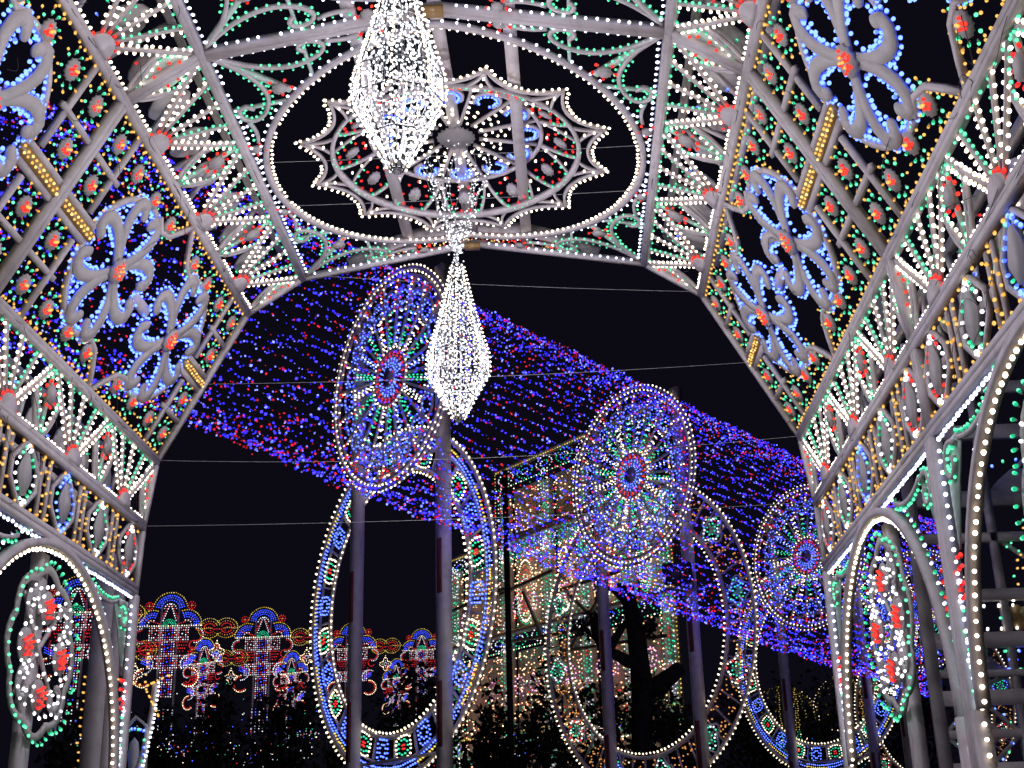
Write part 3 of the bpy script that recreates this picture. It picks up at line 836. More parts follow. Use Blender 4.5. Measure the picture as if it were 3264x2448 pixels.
# ================================================================== THE CHANDELIERS
def chandelier(yc, ztop, zmid, zbot, rm, label, hang):
    root = thing('chandelier', label, 'chandelier', (XC, yc, zbot), 'faceted chandeliers of white lights')
    O = np.array((XC, yc, zbot)); ax = np.array((XC, yc, 0.0))
    n = 8
    rt, rb = .05, .07
    z1 = zmid + (ztop - zmid) * .10; z2 = zmid - (zmid - zbot) * .16
    prof = [(ztop, rt), (zmid + (ztop - zmid) * .5, rm * .57), (z1, rm * .99), (z2, rm), (zbot + (zmid - zbot) * .42, rm * .55), (zbot, rb * .6)]
    def rad(z):
        for (za, ra), (zb, rb_) in zip(prof[:-1], prof[1:]):
            if zb <= z <= za: return rb_ + (ra - rb_) * (z - zb) / (za - zb)
        return rb
    def face(a):     # a faceted outline: flat between eight ribs
        m = (a % (2 * math.pi / n)) - math.pi / n
        return math.cos(math.pi / n) / math.cos(m)
    fr = MB()
    for i in range(n):
        a = 2 * math.pi * i / n
        tube(fr, [ax + (r * math.cos(a), r * math.sin(a), z) for z, r in prof], .007, NETWIRE, 5)
    for z, r in prof:
        tube(fr, [ax + (r * face(a) * math.cos(a), r * face(a) * math.sin(a), z) for a in np.linspace(0, 2 * math.pi, 25)], .006, NETWIRE, 4)
    tube(fr, [ax + (0, 0, zbot - .02), ax + (0, 0, zbot + .06)], .03, NETWIRE, 8)
    fr.build('frame', root, O)
    st = MB(); tips = []
    for i in range(34):
        a = 2 * math.pi * (i + .3) / 34
        zs = np.linspace(ztop - .05, zbot + .03, 26)
        pts = []
        for z in zs:
            r = rad(z) * face(a) * .985
            pts.append(ax + (r * math.cos(a + .04 * math.sin(7 * z + i)), r * math.sin(a + .04 * math.sin(7 * z + i)), z))
        tube(st, pts, .0022, NETWIRE, 3)
        z = ztop - random.uniform(.03, .1)
        while z > zbot + .03:
            r = rad(z) * face(a)
            if random.random() < min(1, .25 + r / rm):
                aa = a + random.gauss(0, .05)
                rr = r + random.gauss(.002, .01)
                tips.append((ax + (rr * math.cos(aa), rr * math.sin(aa), z), (math.cos(aa) + random.gauss(0, .7), math.sin(aa) + random.gauss(0, .7), random.gauss(-.4, .6)), 'led', random.uniform(.0068, .0112)))
            z -= random.uniform(.02, .040)
    o = st.build('wire_net', root, O)
    lm = MB(); bulb_mesh(lm, tips, OCT, 1.5)
    q = lm.build('led_net', root, O); q['kind'] = 'stuff'
    rope = MB(); B = []
    for i in range(n):
        a = 2 * math.pi * i / n
        for (za, ra), (zb, rb_) in zip(prof[:-1], prof[1:]):
            m = max(2, int(math.hypot(za - zb, ra - rb_) / .045))
            for k in range(m):
                t = (k + .5) / m
                r = ra + (rb_ - ra) * t + .014; z = za + (zb - za) * t
                B.append((ax + (r * math.cos(a), r * math.sin(a), z), (math.cos(a), math.sin(a), 0), 'cream', .0105))
    bulb_mesh(rope, B, MED, 1.2)
    q = rope.build('rib_lamps', root, O); q['kind'] = 'stuff'
    # strands that gather at the top
    hs = MB(); B = []
    (zh, rh, zg) = hang
    for i in range(20):
        a = 2 * math.pi * i / 20
        r0 = rh * random.uniform(.75, 1.05)
        pts = []
        for t in np.linspace(0, 1, 9):
            r = r0 * (1 - t) ** .8 * (1 + .12 * math.sin(9 * t + i)) + .02
            pts.append(ax + (r * math.cos(a + .2 * math.sin(5 * t + i)), r * math.sin(a + .2 * math.sin(5 * t + i)), zh + (zg - zh) * t))
        tube(hs, pts, .0028, PALEWIRE, 3)
        for k in range(int((zh - zg) / .05)):
            t = random.random()
            i0 = min(int(t * 8), 7); f = t * 8 - i0
            p = pts[i0] * (1 - f) + pts[i0 + 1] * f
            B.append((p + np.array((random.gauss(0, .012), random.gauss(0, .012), 0)), (random.gauss(0, 1), random.gauss(0, 1), random.gauss(0, .6)), 'led', .0072))
    for k in range(60):
        B.append((ax + (random.gauss(0, .035), random.gauss(0, .035), random.uniform(ztop - .05, zg + .25)), (random.gauss(0, 1), random.gauss(0, 1), 0), 'led', .0085))
    tube(hs, [ax + (0, 0, zg), ax + (0, 0, ztop)], .012, PALEWIRE, 5)
    hs.build('hanging_strand', root, O)
    lm = MB(); bulb_mesh(lm, B, OCT, 1.5)
    q = lm.build('strand_lamps', root, O); q['kind'] = 'stuff'
    ld = bpy.data.lights.new('chandelier_glow', 'POINT'); ld.energy = CHAND_W; ld.color = (.97, .90, 1.0); ld.shadow_soft_size = .25
    lo = bpy.data.objects.new('chandelier_glow', ld); COL.objects.link(lo); lo.parent = root; lo.location = (0, 0, (zmid - zbot))
CHAND_W = 300.0
chandelier(Y0 - BAY / 2, 7.40, 6.31, 5.76, .30, 'lower chandelier, white faceted drop under the ceiling star at the end of gathered light strands', (8.62, .36, 7.55))
chandelier(Y0 - BAY * 1.5, 7.50, 6.42, 5.85, .30, 'upper chandelier, largest brilliant white faceted drop, in front of the ceiling star', (8.72, .36, 7.65))

# ================================================================== ROSE-WINDOW FRAMES ALONG THE AVENUE
AZ = math.radians(141)
EX, EY = math.sin(AZ), math.cos(AZ)
def wheel_parts(root, O, zw, RW):
    def P(u, v, w): return (O[0] + EX * u + EY * w, O[1] + EY * u - EX * w, v)
    s = Sheet(P, tilt=.8); c = (0, zw)
    def pol(r, a): return (c[0] + r * math.cos(a), c[1] + r * math.sin(a))
    rim = MB()
    for r, b in ((RW, .06), (RW * .93, .05)):
        s.ribbon(rim, [pol(r, a) for a in np.linspace(0, 2 * math.pi, 61)[:-1]], b, .06, 0, closed=True)
    rim.build('wheel_rim', root, O)
    hub = MB(); s.rosette(hub, c, RW * .10, 16, .05, .03); hub.build('hub', root, O)
    ir = MB(); s.ribbon(ir, [pol(RW * .25, a) for a in np.linspace(0, 2 * math.pi, 41)[:-1]], .035, .05, 0, closed=True)
    ir.build('inner_ring', root, O)
    for i in range(20):
        a = 2 * math.pi * (i + .5) / 20
        mb = MB(); s.board(mb, pol(RW * .09, a), pol(RW * .92, a), .04, .04, 0)
        mb.build('spoke', root, O)
        b = a + math.pi / 20
        mb = MB()
        lp = [(pol(RW * .73, b)[0] + RW * .085 * math.cos(t), pol(RW * .73, b)[1] + RW * .11 * math.sin(t)) for t in np.linspace(0, 2 * math.pi, 13)[:-1]]
        s.ribbon(mb, lp, .03, .04, .005, closed=True)
        mb.build('loop', root, O)
        s.circle(pol(RW * .73, b), RW * .065, 8, 'fblue', .0195, .05, out=-1)
        for t in (.3, .36, .42, .48, .54, .60): s.bulb(*pol(RW * t, b), 0, 0, 'fgreen' if i % 2 == 0 and t < .52 else 'fwhite', .0185, .05, up=1)
        for t in (.33, .40, .47, .54, .61):
            for sg in (-.055, .055): s.bulb(*pol(RW * t, b + sg * (.55 / (t + .2))), 0, 0, 'fgreen' if i % 2 == 0 else ('fcream' if i % 4 == 1 else 'fblue'), .0185, .05, up=1)
        for t in (.20, .225): s.bulb(*pol(RW * t, b), 0, 0, 'fred', .0175, .05, up=1)
        for t in (.86, .895): s.bulb(*pol(RW * t, a + .03), 0, 0, 'fred', .0175, .05, up=1)
        for t in (.62, .68, .80, .84): s.bulb(*pol(RW * t, a + .045), 0, 0, 'fcream', .0180, .05, up=1)
        for t in (.66, .72, .78): s.bulb(*pol(RW * t, a - .035), 0, 0, 'fblue', .0180, .05, up=1)
        for t in (.10, .13, .16): s.bulb(*pol(RW * t, a), 0, 0, 'fblue', .0175, .05, up=1)
    s.circle(c, RW * .275, 30, 'fcream', .0175, .05)
    s.circle(c, RW * .17, 20, 'fblue', .0175, .05)
    n = int(2 * math.pi * RW / .14)
    s.circle(c, RW * 1.02, n, 'fcream', .0195, .05)
    s.circle(c, RW * .965, n, 'fcream', .0195, .05)
    s.circle(c, RW * .90, n // 2, ('fcream', 'fred', 'fcream', 'fcream'), .0185, .05)
    return s

def ring_parts(root, O, s, zr_, RR, kind):
    c = (-.35, zr_)
    def pol(r, a): return (c[0] + r * math.cos(a), c[1] + r * math.sin(a))
    R0 = RR * .775
    for r, b in ((RR, .07), (R0, .07)):
        mb = MB(); s.ribbon(mb, [pol(r, a) for a in np.linspace(0, 2 * math.pi, 73)[:-1]], b, .06, -.36, closed=True)
        mb.build('ring_board', root, O)
    n = int(2 * math.pi * RR / .125)
    s.circle(c, RR * 1.022, n, 'fcream', .0205, -.29)
    s.circle(c, R0 * .968, int(n * .8), 'fcream', .0205, -.29, out=-1)
    N = 24
    if kind == 'square':
        mb = MB(); s.ribbon(mb, [pol(RR * .915, a) for a in np.linspace(0, 2 * math.pi, 61)[:-1]], .03, .04, -.36, closed=True)
        mb.build('ring_board', root, O)
        for i in range(N):
            a = 2 * math.pi * (i + .5) / N; da = math.pi / N
            mb = MB(); s.board(mb, pol(R0 + .03, a - da), pol(RR - .03, a - da), .03, .04, -.355); mb.build('cell_bar', root, O)
            m = (R0 + RR * .915) / 2
            cc = pol(m, a)
            def loc(x, y): return (cc[0] + x * math.cos(a) - y * math.sin(a), cc[1] + x * math.sin(a) + y * math.cos(a))
            if i % 2 == 0:
                for rr, k, col in ((.215, 18, 'fcream'), (.135, 10, 'fgreen')):
                    for j in range(k):
                        t = 2 * math.pi * (j + .5) / k
                        q = 1 / max(abs(math.cos(t)), abs(math.sin(t))) ** .6
                        s.bulb(*loc(rr * .85 * q * math.cos(t), rr * 1.05 * q * math.sin(t)), 0, 0, col, .0185, -.29, up=1)
                for x, y in ((.03, .03), (-.03, .03), (.03, -.03), (-.03, -.03)): s.bulb(*loc(x, y), 0, 0, 'fred', .0195, -.29, up=1)
            else:
                for rr, k in ((.22, 16), (.12, 8)):
                    for j in range(k):
                        t = 2 * math.pi * (j + .5) / k
                        q = 1 / max(abs(math.cos(t)), abs(math.sin(t))) ** .8
                        s.bulb(*loc(rr * .8 * q * math.cos(t), rr * .75 * q * math.sin(t)), 0, 0, 'fblue', .0195, -.29, up=1)
            for j in range(10):
                for rr in (.938, .962): s.bulb(*pol(RR * rr, a - da + 2 * da * (j + .5) / 10), 0, 0, 'fblue' if rr < .95 or i % 2 == 0 else 'fyellow', .0185, -.29, up=1)
    else:
        for i in range(N):
            a = 2 * math.pi * (i + .5) / N; da = math.pi / N
            for q in (.55, -.55):
                mb = MB(); s.board(mb, pol(R0 + .03, a + q * da), pol(RR - .03, a + q * da), .028, .04, -.355); mb.build('cell_bar', root, O)
            m = (R0 + RR) / 2; cc = pol(m, a)
            def loc(x, y): return (cc[0] + x * math.cos(a) - y * math.sin(a), cc[1] + x * math.sin(a) + y * math.cos(a))
            if i % 2 == 0:
                qf = [loc(.30 * (1 + .2 * math.cos(4 * t)) * math.cos(t), .30 * (1 + .2 * math.cos(4 * t)) * math.sin(t)) for t in np.linspace(0, 2 * math.pi, 25)[:-1]]
                mb = MB(); s.ribbon(mb, qf, .03, .04, -.35, closed=True); mb.build('quatrefoil', root, O)
                st_ = []
                for j in range(8):
                    t = math.pi * j / 4 + math.pi / 4 * 0; rr = .20 if j % 2 == 0 else .06
                    st_.append(loc(rr * math.cos(t), rr * math.sin(t)))
                mb = MB(); s.plate(mb, st_, .02, -.33, GREY); mb.build('star_plate', root, O)
                ca, cb = (('fblue', 'fblue', 'fgreen'), ('fgreen', 'fwhite', 'fwhite'), ('fwhite', 'fgreen', 'fwhite'), ('fcream', 'fred', 'fwhite'))[(i // 2) % 4], 'fgreen'
                for j in range(20):
                    t = 2 * math.pi * (j + .5) / 20; rr = .235 * (1 + .18 * math.cos(4 * t))
                    s.bulb(*loc(rr * math.cos(t), rr * math.sin(t)), 0, 0, ca[j % 3], .020, -.28, up=1)
                for j in range(8):
                    t = 2 * math.pi * (j + .5) / 8
                    s.bulb(*loc(.12 * math.cos(t), .12 * math.sin(t)), 0, 0, cb, .018, -.28, up=1)
            for j in range(26):
                t = a - da + 2 * da * random.random(); rr = R0 + .07 + (RR - R0 - .14) * random.random()
                if i % 2 == 0 and math.hypot(pol(rr, t)[0] - cc[0], pol(rr, t)[1] - cc[1]) < .32: continue
                s.bulb(*pol(rr, t), 0, 0, 'famber', .0165, -.29, up=1)

def rose_frame(d, az, zw, zr_, RR, kind, label, lit=True):
    a = math.radians(az)
    O = np.array((d * math.sin(a), d * math.cos(a), 0.0))
    root = thing('rose_frame', label, 'light frame', O, 'rose-window light frames on paired posts')
    s = wheel_parts(root, O, zw, 2.05)
    ring_parts(root, O, s, zr_, RR, kind)
    for sg in (-1, 1):
        mb = MB()
        s.board(mb, (sg * 1.43, 0), (sg * 1.43, zw + 1.7), .22, .17, -.24)
        s.board(mb, (sg * 1.43 - .06, 0), (sg * 1.43 - .06, zw + 1.7), .012, .176, -.242, STEEL)
        p = mb.build('post', root, O)
        for zz in ((3.6, 4.6), (6.0, 6.9)):
            mb = MB(); s.board(mb, (sg * 1.43 + .02, zz[0]), (sg * 1.43 + .02, zz[1]), .10, .03, -.066, REDTAG); mb.build('red_plate', p, O)
    for zz in (zw, zw - 1.6, zw + 1.6, zr_ + RR * .9, zr_, zr_ - RR * .9):
        mb = MB(); s.board(mb, (-1.43, zz), (1.43, zz), .05, .05, -.30)
        if abs(zz - zr_) > .1 and abs(zz - zw) > .1: mb.build('cross_bar', root, O)
    for zz in (zw - 1.2, zw + .2, zw + 1.4):
        pass
    mb = MB(); bulb_mesh(mb, s.B, MED, 1.25); q = mb.build('bulb_chain', root, O); q['kind'] = 'stuff'
    return root
rose_frame(22.0, -7.85, 8.58 + EYE, 4.63 + EYE, 2.98, 'square', 'nearest rose-window frame, wheel half behind the lower chandelier, ring of red and blue squares')
rose_frame(28.5, 3.2, 8.58 + EYE, 5.07 + EYE, 3.40, 'quatrefoil', 'middle rose-window frame, ring of quatrefoils and amber dots with the black floodlight on its post')
rose_frame(37.8, 10.6, 8.58 + EYE, 5.70 + EYE, 3.05, 'square', 'third rose-window frame, its wheel partly hidden behind the right-hand fan panels')
rose_frame(47.5, 15.0, 8.58 + EYE, 5.3 + EYE, 3.2, 'quatrefoil', 'farthest rose-window frame, glimpsed through the right-hand arcade')

# ================================================================== THE CANOPY OF BLUE AND RED STRINGS
def dirpt(sx, sy, hd):
    """author-time: the place at ground distance hd that a line of sight passes through"""
    cx, cy_, f = 1632.0, 1224.0, 4147.0
    v = _r * ((sx - cx) / f) + _u * (-(sy - cy_) / f) + _f
    k = hd / math.hypot(v.x, v.y)
    return np.array((v.x * k, v.y * k, EYE + v.z * k))
canopy = thing('string_light_canopy', 'long sloping canopy of blue and red string lights sweeping behind the gallery opening', 'light canopy', (4, 20, 0))
CO = np.array((4.0, 20.0, 0.0))
UA, UM, UB = np.array((-8.6, 12.9, 12.35)), None, None
lowA, lowB = dirpt(-250, 985, 15.0), dirpt(3000, 2225, 36.5)
upA, upB = dirpt(-250, 140, 17.0), dirpt(3000, 1673, 37.5)
NS = 36
posts_c = []
for i in range(NS):
    t = i / (NS - 1)
    # the strings lie closer together towards both edges of the sheet
    ts = t + .74 * (math.sin(2 * math.pi * t) / (2 * math.pi)) * -1
    A = lowA + (upA - lowA) * ts; Bp = lowB + (upB - lowB) * ts
    hump = math.sin(math.pi * ts)
    n = 72
    pts = []
    ph = random.uniform(0, 6.28)
    for q in np.linspace(0, 1, n):
        p = A + (Bp - A) * q
        z = -.30 * 4 * q * (1 - q) * (1 - ts)
        z += .035 * math.sin(2 * math.pi * q * 15 + ph) + .015 * math.sin(2 * math.pi * q * 37 + 2 * ph)
        pts.append(p + (0, 0, z))
    mb = MB(); tube(mb, pts, .0045, WIRE, 3)
    B = []
    L = np.linalg.norm(Bp - A)
    m = int(L / .056)
    run = random.random()
    for k in range(m):
        f = (k + random.random() * 1.2 + 2.2 * math.sin(k * .37 + ph) * math.sin(k * .11)) / m * (n - 1); f = min(max(f, 0), n - 1.01); i0 = min(int(f), n - 2); f -= i0
        p = pts[i0] * (1 - f) + pts[i0 + 1] * f
        p = p + (random.gauss(0, .02), random.gauss(0, .02), -abs(random.gauss(0, .04)) + .015)
        red = random.random() < .24 + .10 * math.sin(k * .21 + ph)
        B.append((p, (random.gauss(0, 1), random.gauss(0, 1), random.gauss(-.5, .7)), 'netred' if red else random.choice(('netblue', 'netblue', 'netblue', 'netpale')), random.choice((.010, .013, .016, .02, .025)) * random.uniform(.9, 1.1) * (0.9 if red else 1.0)))
    bulb_mesh(mb, B, OCT, 1.2)
    mb.build('light_string', canopy, CO)
for (a, b) in ((lowA, upA), (lowB, upB)):
    mb = MB(); tube(mb, [a + (0, 0, -.02), (a + b) / 2 + (0, 0, -.25), b], .012, STEEL, 5); mb.build('end_cable', canopy, CO)
for (a, nm) in ((lowA, 0), (upA, 0), (lowB, 0), (upB, 0)):
    mb = MB(); tube(mb, [(a[0], a[1], 0), (a[0], a[1], a[2] + .3)], .09, STEEL, 8); mb.build('mast', canopy, CO)

# ================================================================== GROUND
mb = MB(); mb.add([(-700, -300, 0), (700, -300, 0), (700, 1100, 0), (-700, 1100, 0)], [(0, 1, 2, 3)], GROUND)
o = mb.build('ground'); o['kind'] = 'structure'; o['label'] = 'dark asphalt ground of the park'

def facing(O, az):
    ex, ey = math.cos(az), -math.sin(az)          # u to the right of someone looking along az
    def P(u, v, w): return (O[0] + ex * u - math.sin(az) * w, O[1] + ey * u - math.cos(az) * w, v)
    return P

# ================================================================== CROWNED ARCHES FAR TO THE LEFT
def crown_arch(O, az, zt, sc, label):
    root = thing('crowned_arch', label, 'light arch', O, 'crowned light arches in the far row')
    s = Sheet(facing(O, az), tilt=1.0)
    R = .029
    def b(x, y, col, r=R): s.bulb(x * sc, zt + y * sc, 0, 0, col, r, .1, up=1)
    def arcb(cx, cy, r, a0, a1, col, sp=.105):
        n = max(2, int(abs(a1 - a0) * r / sp))
        for i in range(n + 1):
            a = a0 + (a1 - a0) * i / n
            b(cx + r * math.cos(a), cy + r * math.sin(a), col)
    def lineb(x0, y0, x1, y1, col, sp=.105):
        n = max(1, int(math.hypot(x1 - x0, y1 - y0) / sp))
        for i in range(n + 1): b(x0 + (x1 - x0) * i / n, y0 + (y1 - y0) * i / n, col if isinstance(col, str) else col[i % len(col)])
    d2 = math.radians
    for dr, col in ((0, 'fyellow'), (.14, 'fblue'), (.25, 'fblue'), (.36, 'fblue'), (.52, 'fwhite')):
        arcb(0, -.80, .80 - dr, d2(12), d2(168), col)
        arcb(-.80, -1.5, .68 - dr * .9, d2(70), d2(178), col)
        arcb(.80, -1.5, .68 - dr * .9, d2(2), d2(110), col)
    for sg in (1, -1):
        arcb(sg * .98, -.62, .17, 0, 6.2, 'fred'); arcb(sg * .98, -.62, .08, 0, 6.2, 'fred'); b(sg * .98, -.62, 'fyellow')
        lineb(sg * .02, -.55, sg * .30, -1.3, 'fwhite'); lineb(sg * .10, -.65, sg * .38, -1.2, 'fred')
        lineb(sg * .45, -1.45, sg * 1.1, -1.25, 'fred', .09)
        # red scrolls below the shoulders
        arcb(sg * 1.25, -2.0, .26, d2(90 if sg > 0 else 90), d2(90) - sg * d2(190), 'fred', .08)
        arcb(sg * 1.25, -2.0, .34, d2(90), d2(90) - sg * d2(190), 'fwhite', .1)
        arcb(sg * 1.18, -2.45, .2, d2(90), d2(90) + sg * d2(230), 'fred', .08)
        arcb(sg * 1.05, -3.3, .42, d2(60), d2(60) + sg * d2(150), 'fwhite', .09)
        arcb(sg * 1.05, -3.9, .34, d2(90), d2(90) - sg * d2(220), 'fred', .08)
        arcb(sg * 1.05, -3.9, .42, d2(90), d2(90) - sg * d2(220), 'fcream', .1)
        for yy in (-3.1, -3.2, -3.3): lineb(sg * .75, yy - .1, sg * 1.15, yy + .08, 'fblue', .085)
        lineb(sg * .95, -2.75, sg * 1.0, -3.1, 'fred', .08)
    for r in (.3, .22, .14): arcb(0, -1.55, r, d2(0), d2(180), 'fgreen', .085)
    lineb(-1.45, -1.55, 1.45, -1.55, ('fwhite', 'fcream'))
    for i in (-1, 0, 1):
        for j in range(5):
            cx, cy = i * .62, -1.92 - j * .64
            if abs(i) == 1 and j in (1,): 
                for q in range(4): lineb(cx - .26 + .06 * q, cy + .25 - .14 * q, cx + .26 - .06 * q, cy + .25 - .14 * q, 'fred', .09)
                continue
            if abs(i) == 1 and j > 2: continue
            for rr, col in ((.27, ('fwhite', 'fwhite', 'fred')), (.16, ('fblue', 'fred') if i == 0 else ('fred', 'fwhite'))):
                for (x0, y0, x1, y1) in ((-rr, -rr, rr, -rr), (rr, -rr, rr, rr), (rr, rr, -rr, rr), (-rr, rr, -rr, -rr)):
                    lineb(cx + x0, cy + y0, cx + x1, cy + y1, col, .1)
            b(cx, cy, 'fblue' if i == 0 else 'fwhite', R * 1.2)
    for j in range(9):
        for x in (-.4, -.2, 0, .2, .4): b(x, -5.2 - j * .14, random.choice(('fblue', 'fwhite', 'fred', 'fwhite')))
    # timber
    for sg in (1, -1):
        mb = MB(); s.board(mb, (sg * .40 * sc, 0), (sg * .40 * sc, zt - .35 * sc), .07, .07, .02); mb.build('post', root, O)
    for cx, cy, r, a0, a1 in ((0, -.80, .62, 12, 168), (-.80, -1.5, .52, 70, 178), (.80, -1.5, .52, 2, 110)):
        mb = MB(); s.ribbon(mb, [(p[0] * sc, zt + p[1] * sc) for p in arc((cx, cy), r, d2(a0), d2(a1), 12)], .05 * sc, .04, 0, STEEL); mb.build('lobe_board', root, O)
    for y in (-1.6, -2.24, -2.9):
        mb = MB(); s.board(mb, (-1.4 * sc, zt + y * sc), (1.4 * sc, zt + y * sc), .04, .04, 0, STEEL); mb.build('cross_bar', root, O)
    mb = MB(); bulb_mesh(mb, s.B, OCT, 1.1); q = mb.build('bulb_chain', root, O); q['kind'] = 'stuff'

def light_bow(O, az, zt, sc, label):
    root = thing('light_bow', label, 'light bow', O, 'bow garlands between the crowned arches')
    s = Sheet(facing(O, az), tilt=1.0)
    def b(x, y, col, r=.027): s.bulb(x * sc, zt + y * sc, 0, 0, col, r, .1, up=1)
    for sg in (1, -1):
        for r, col, sp in ((.58, 'fyellow', .1), (.42, 'famber', .12), (.28, 'fred', .075)):
            n = int(5.0 * r / sp)
            for i in range(n):
                a = math.radians(25) + math.radians(310) * i / n
                b(sg * (.42 - (r) * .95 * math.cos(a)), r * .82 * math.sin(a), col)
        for i in range(8): b(sg * (.35 + .1 * i), .02 * math.sin(i), 'fyellow')
        for i in range(9): b(sg * .09 * i, -.05 + .3 * (i / 9) ** 2 * (1 if i % 2 else -1), 'fred')
    for i in range(26):
        a = 2 * math.pi * i / 26; r = .30 * (1 + .28 * math.cos(4 * a))
        b(r * math.cos(a), -1.15 + r * 1.1 * math.sin(a), 'fcream')
    for i in range(8):
        a = 2 * math.pi * i / 8; b(.1 * math.cos(a), -1.15 + .1 * math.sin(a), 'fwhite', .026)
        b(.2 * math.cos(a), -1.15 + .2 * math.sin(a), 'fred' if i % 2 else 'fwhite')
    for y in (-.62, -.75): b(0, y, 'fcream')
    mb = MB(); s.board(mb, (-1.1 * sc, zt), (1.1 * sc, zt), .03, .03, 0, STEEL); s.board(mb, (0, zt), (0, zt - .8 * sc), .025, .03, 0, STEEL)
    mb.build('stay_bar', root, O)
    mb = MB(); bulb_mesh(mb, s.B, OCT, 1.1); q = mb.build('bulb_chain', root, O); q['kind'] = 'stuff'

def ground_at(sx, hd):
    p = dirpt(sx, 1900, hd); return np.array((p[0], p[1], 0.0))
def height_at(sx, sy, hd): return dirpt(sx, sy, hd)[2]
row = [(250, 1838, 58, 1.0, 'crowned arch of blue lobes seen through the left arcade arch'),
       (548, 1890, 62, 1.0, 'tallest crowned arch in view, three blue lobes, just right of the gallery post'),
       (845, 1937, 69, 1.0, 'second crowned arch of blue lobes between the gallery post and the nearest ring'),
       (1128, 1985, 79, 1.0, 'crowned arch of blue lobes inside the nearest ring, crossed by its left post'),
       (1345, 2005, 92, .95, 'small crowned arch top peeping over dark foliage inside the nearest ring')]
for sx, sy, hd, sc, lb in row:
    O = ground_at(sx, hd)
    crown_arch(O, math.atan2(O[0], O[1]) + .25, height_at(sx, sy, hd), sc, lb)
row2 = [(665, 2035, 80, .95, 'smaller crowned arch partly hidden behind the tallest one, lower and to its right'),
        (940, 2075, 88, .95, 'smaller crowned arch behind the second one, low in the foliage'),
        (1268, 2100, 97, .9, 'low crowned arch inside the nearest ring, half swallowed by dark foliage')]
for sx, sy, hd, sc, lb in row2:
    O = ground_at(sx, hd)
    crown_arch(O, math.atan2(O[0], O[1]) + .7, height_at(sx, sy, hd), sc, lb)
bows = [(400, 1960, 61, 1.0, 'bow garland at the edge of the gallery post'), (702, 2003, 65, 1.0, 'bow garland with a pendant between the two left crowned arches'),
        (985, 2030, 74, 1.0, 'bow garland just left of the nearest ring'), (1232, 2060, 85, 1.0, 'bow garland inside the nearest ring'),
        (450, 2075, 66, 1.0, 'lower bow garland left of the tallest crowned arch'), (750, 2098, 84, 1.05, 'lower bow garland with a dim pendant above the foliage')]
for sx, sy, hd, sc, lb in bows:
    O = ground_at(sx, hd)
    light_bow(O, math.atan2(O[0], O[1]) + .25, height_at(sx, sy, hd), sc, lb)

# ================================================================== THE CHURCH-LIKE FACADE
FO = ground_at(1455, 68.0)
FE = np.array((math.sin(AZ), math.cos(AZ), 0))
FN = np.array((FE[1], -FE[0], 0))                 # outward, towards the viewer
if FN @ (np.array((0, 0, 0)) - FO) < 0: FN = -FN
def fhit(sx, sy):
    d = dirpt(sx, sy, 10.0) - np.array((0, 0, EYE)); k = (FN @ (FO - (0, 0, EYE) * np.array(1.0))) / (FN @ d)
    p = np.array((0, 0, EYE)) + d * k
    return float((p - FO) @ FE), float(p[2])
facade = thing('light_facade', 'tall church-like facade of amber, green and white bulbs behind the middle rose-window frame', 'light facade', FO)
def PF(u, v, w): return tuple(FO + FE * u + FN * w + (0, 0, v))
s = Sheet(PF, tilt=1.0)
uR, _ = fhit(2178, 2030); u1, zt1 = fhit(1607, 1505); _, zl = fhit(1457, 1768); u2, _ = fhit(2166, 1700)
Rf = .037
def fb(u, v, col, r=Rf, w=.35): s.bulb(u, v, 0, 0, col, r, w, up=1)
glow('facadeamber', (1.0, 0.50, 0.24), 3.0, True)
glow('facadered', (1.0, 0.05, 0.03), 1.0, True)
def fline(u0, v0, u1_, v1, col, sp=.2, w=.38):
    n = max(1, int(math.hypot(u1_ - u0, v1 - v0) / sp))
    for i in range(n + 1): fb(u0 + (u1_ - u0) * i / n, v0 + (v1 - v0) * i / n, col if isinstance(col, str) else col[i % len(col)], w=w)
def scroll_band(u0, u1_, v0, v1):
    n = max(1, int(round((u1_ - u0) / ((v1 - v0) * 1.7)))); d = (u1_ - u0) / n; m = (v0 + v1) / 2; h = (v1 - v0) / 2
    for i in range(n):
        c = u0 + (i + .5) * d
        for j in range(16):
            a = 2 * math.pi * j / 16
            fb(c + .40 * d * math.cos(a), m + .62 * h * math.sin(a) * (1 - .25 * math.cos(2 * a)), 'fgreen' if i % 2 else 'fwhite')
        for j in range(9):
            a = 2 * math.pi * j / 9; fb(c + .18 * d * math.cos(a), m + .28 * h * math.sin(a), ('fwhite', 'fblue', 'fgreen')[(i + j // 3) % 3])
    fline(u0, v1, u1_, v1, 'fyellow', .19); fline(u0, v0, u1_, v0, ('fcream', 'fgreen'), .21)
def column(u, z0, z1, wd=.55):
    z = z0; k = 0
    while z < z1 - 1.0:
        for j in range(20):
            a = 2 * math.pi * j / 20
            fb(u + wd * .42 * math.cos(a), z + .85 + .75 * math.sin(a), ('fwhite', 'fgreen')[k % 2] if j % 5 else 'fgreen')
        for j in range(7): fb(u, z + .35 + .17 * j, ('fred', 'fwhite', 'fgreen')[(k + j // 3) % 3])
        z += 1.75; k += 1
    for sg in (-1, 1): fline(u + sg * wd * .62, z0, u + sg * wd * .62, z1, ('fwhite', 'fcream', 'fgreen'), .21)
    mb = MB(); s.board(mb, (u, z0 - 1), (u, z1), wd * 1.35, .25, .02); mb.build('column', facade, FO)
def infill(u0, u1_, v0, v1, dens=16.0, solid=True):
    for i in range(int((u1_ - u0) * (v1 - v0) * dens)):
        fb(random.uniform(u0, u1_), random.uniform(v0, v1), random.choice(('facadeamber', 'facadeamber', 'facadeamber', 'facadeamber', 'facadered', 'fgreen', 'fcream')), .040, .28)
    if solid:
        mb = MB(); s.plate(mb, [(u0, v0), (u1_, v0), (u1_, v1), (u0, v1)], .05, -.05); mb.build('back_board', facade, FO)
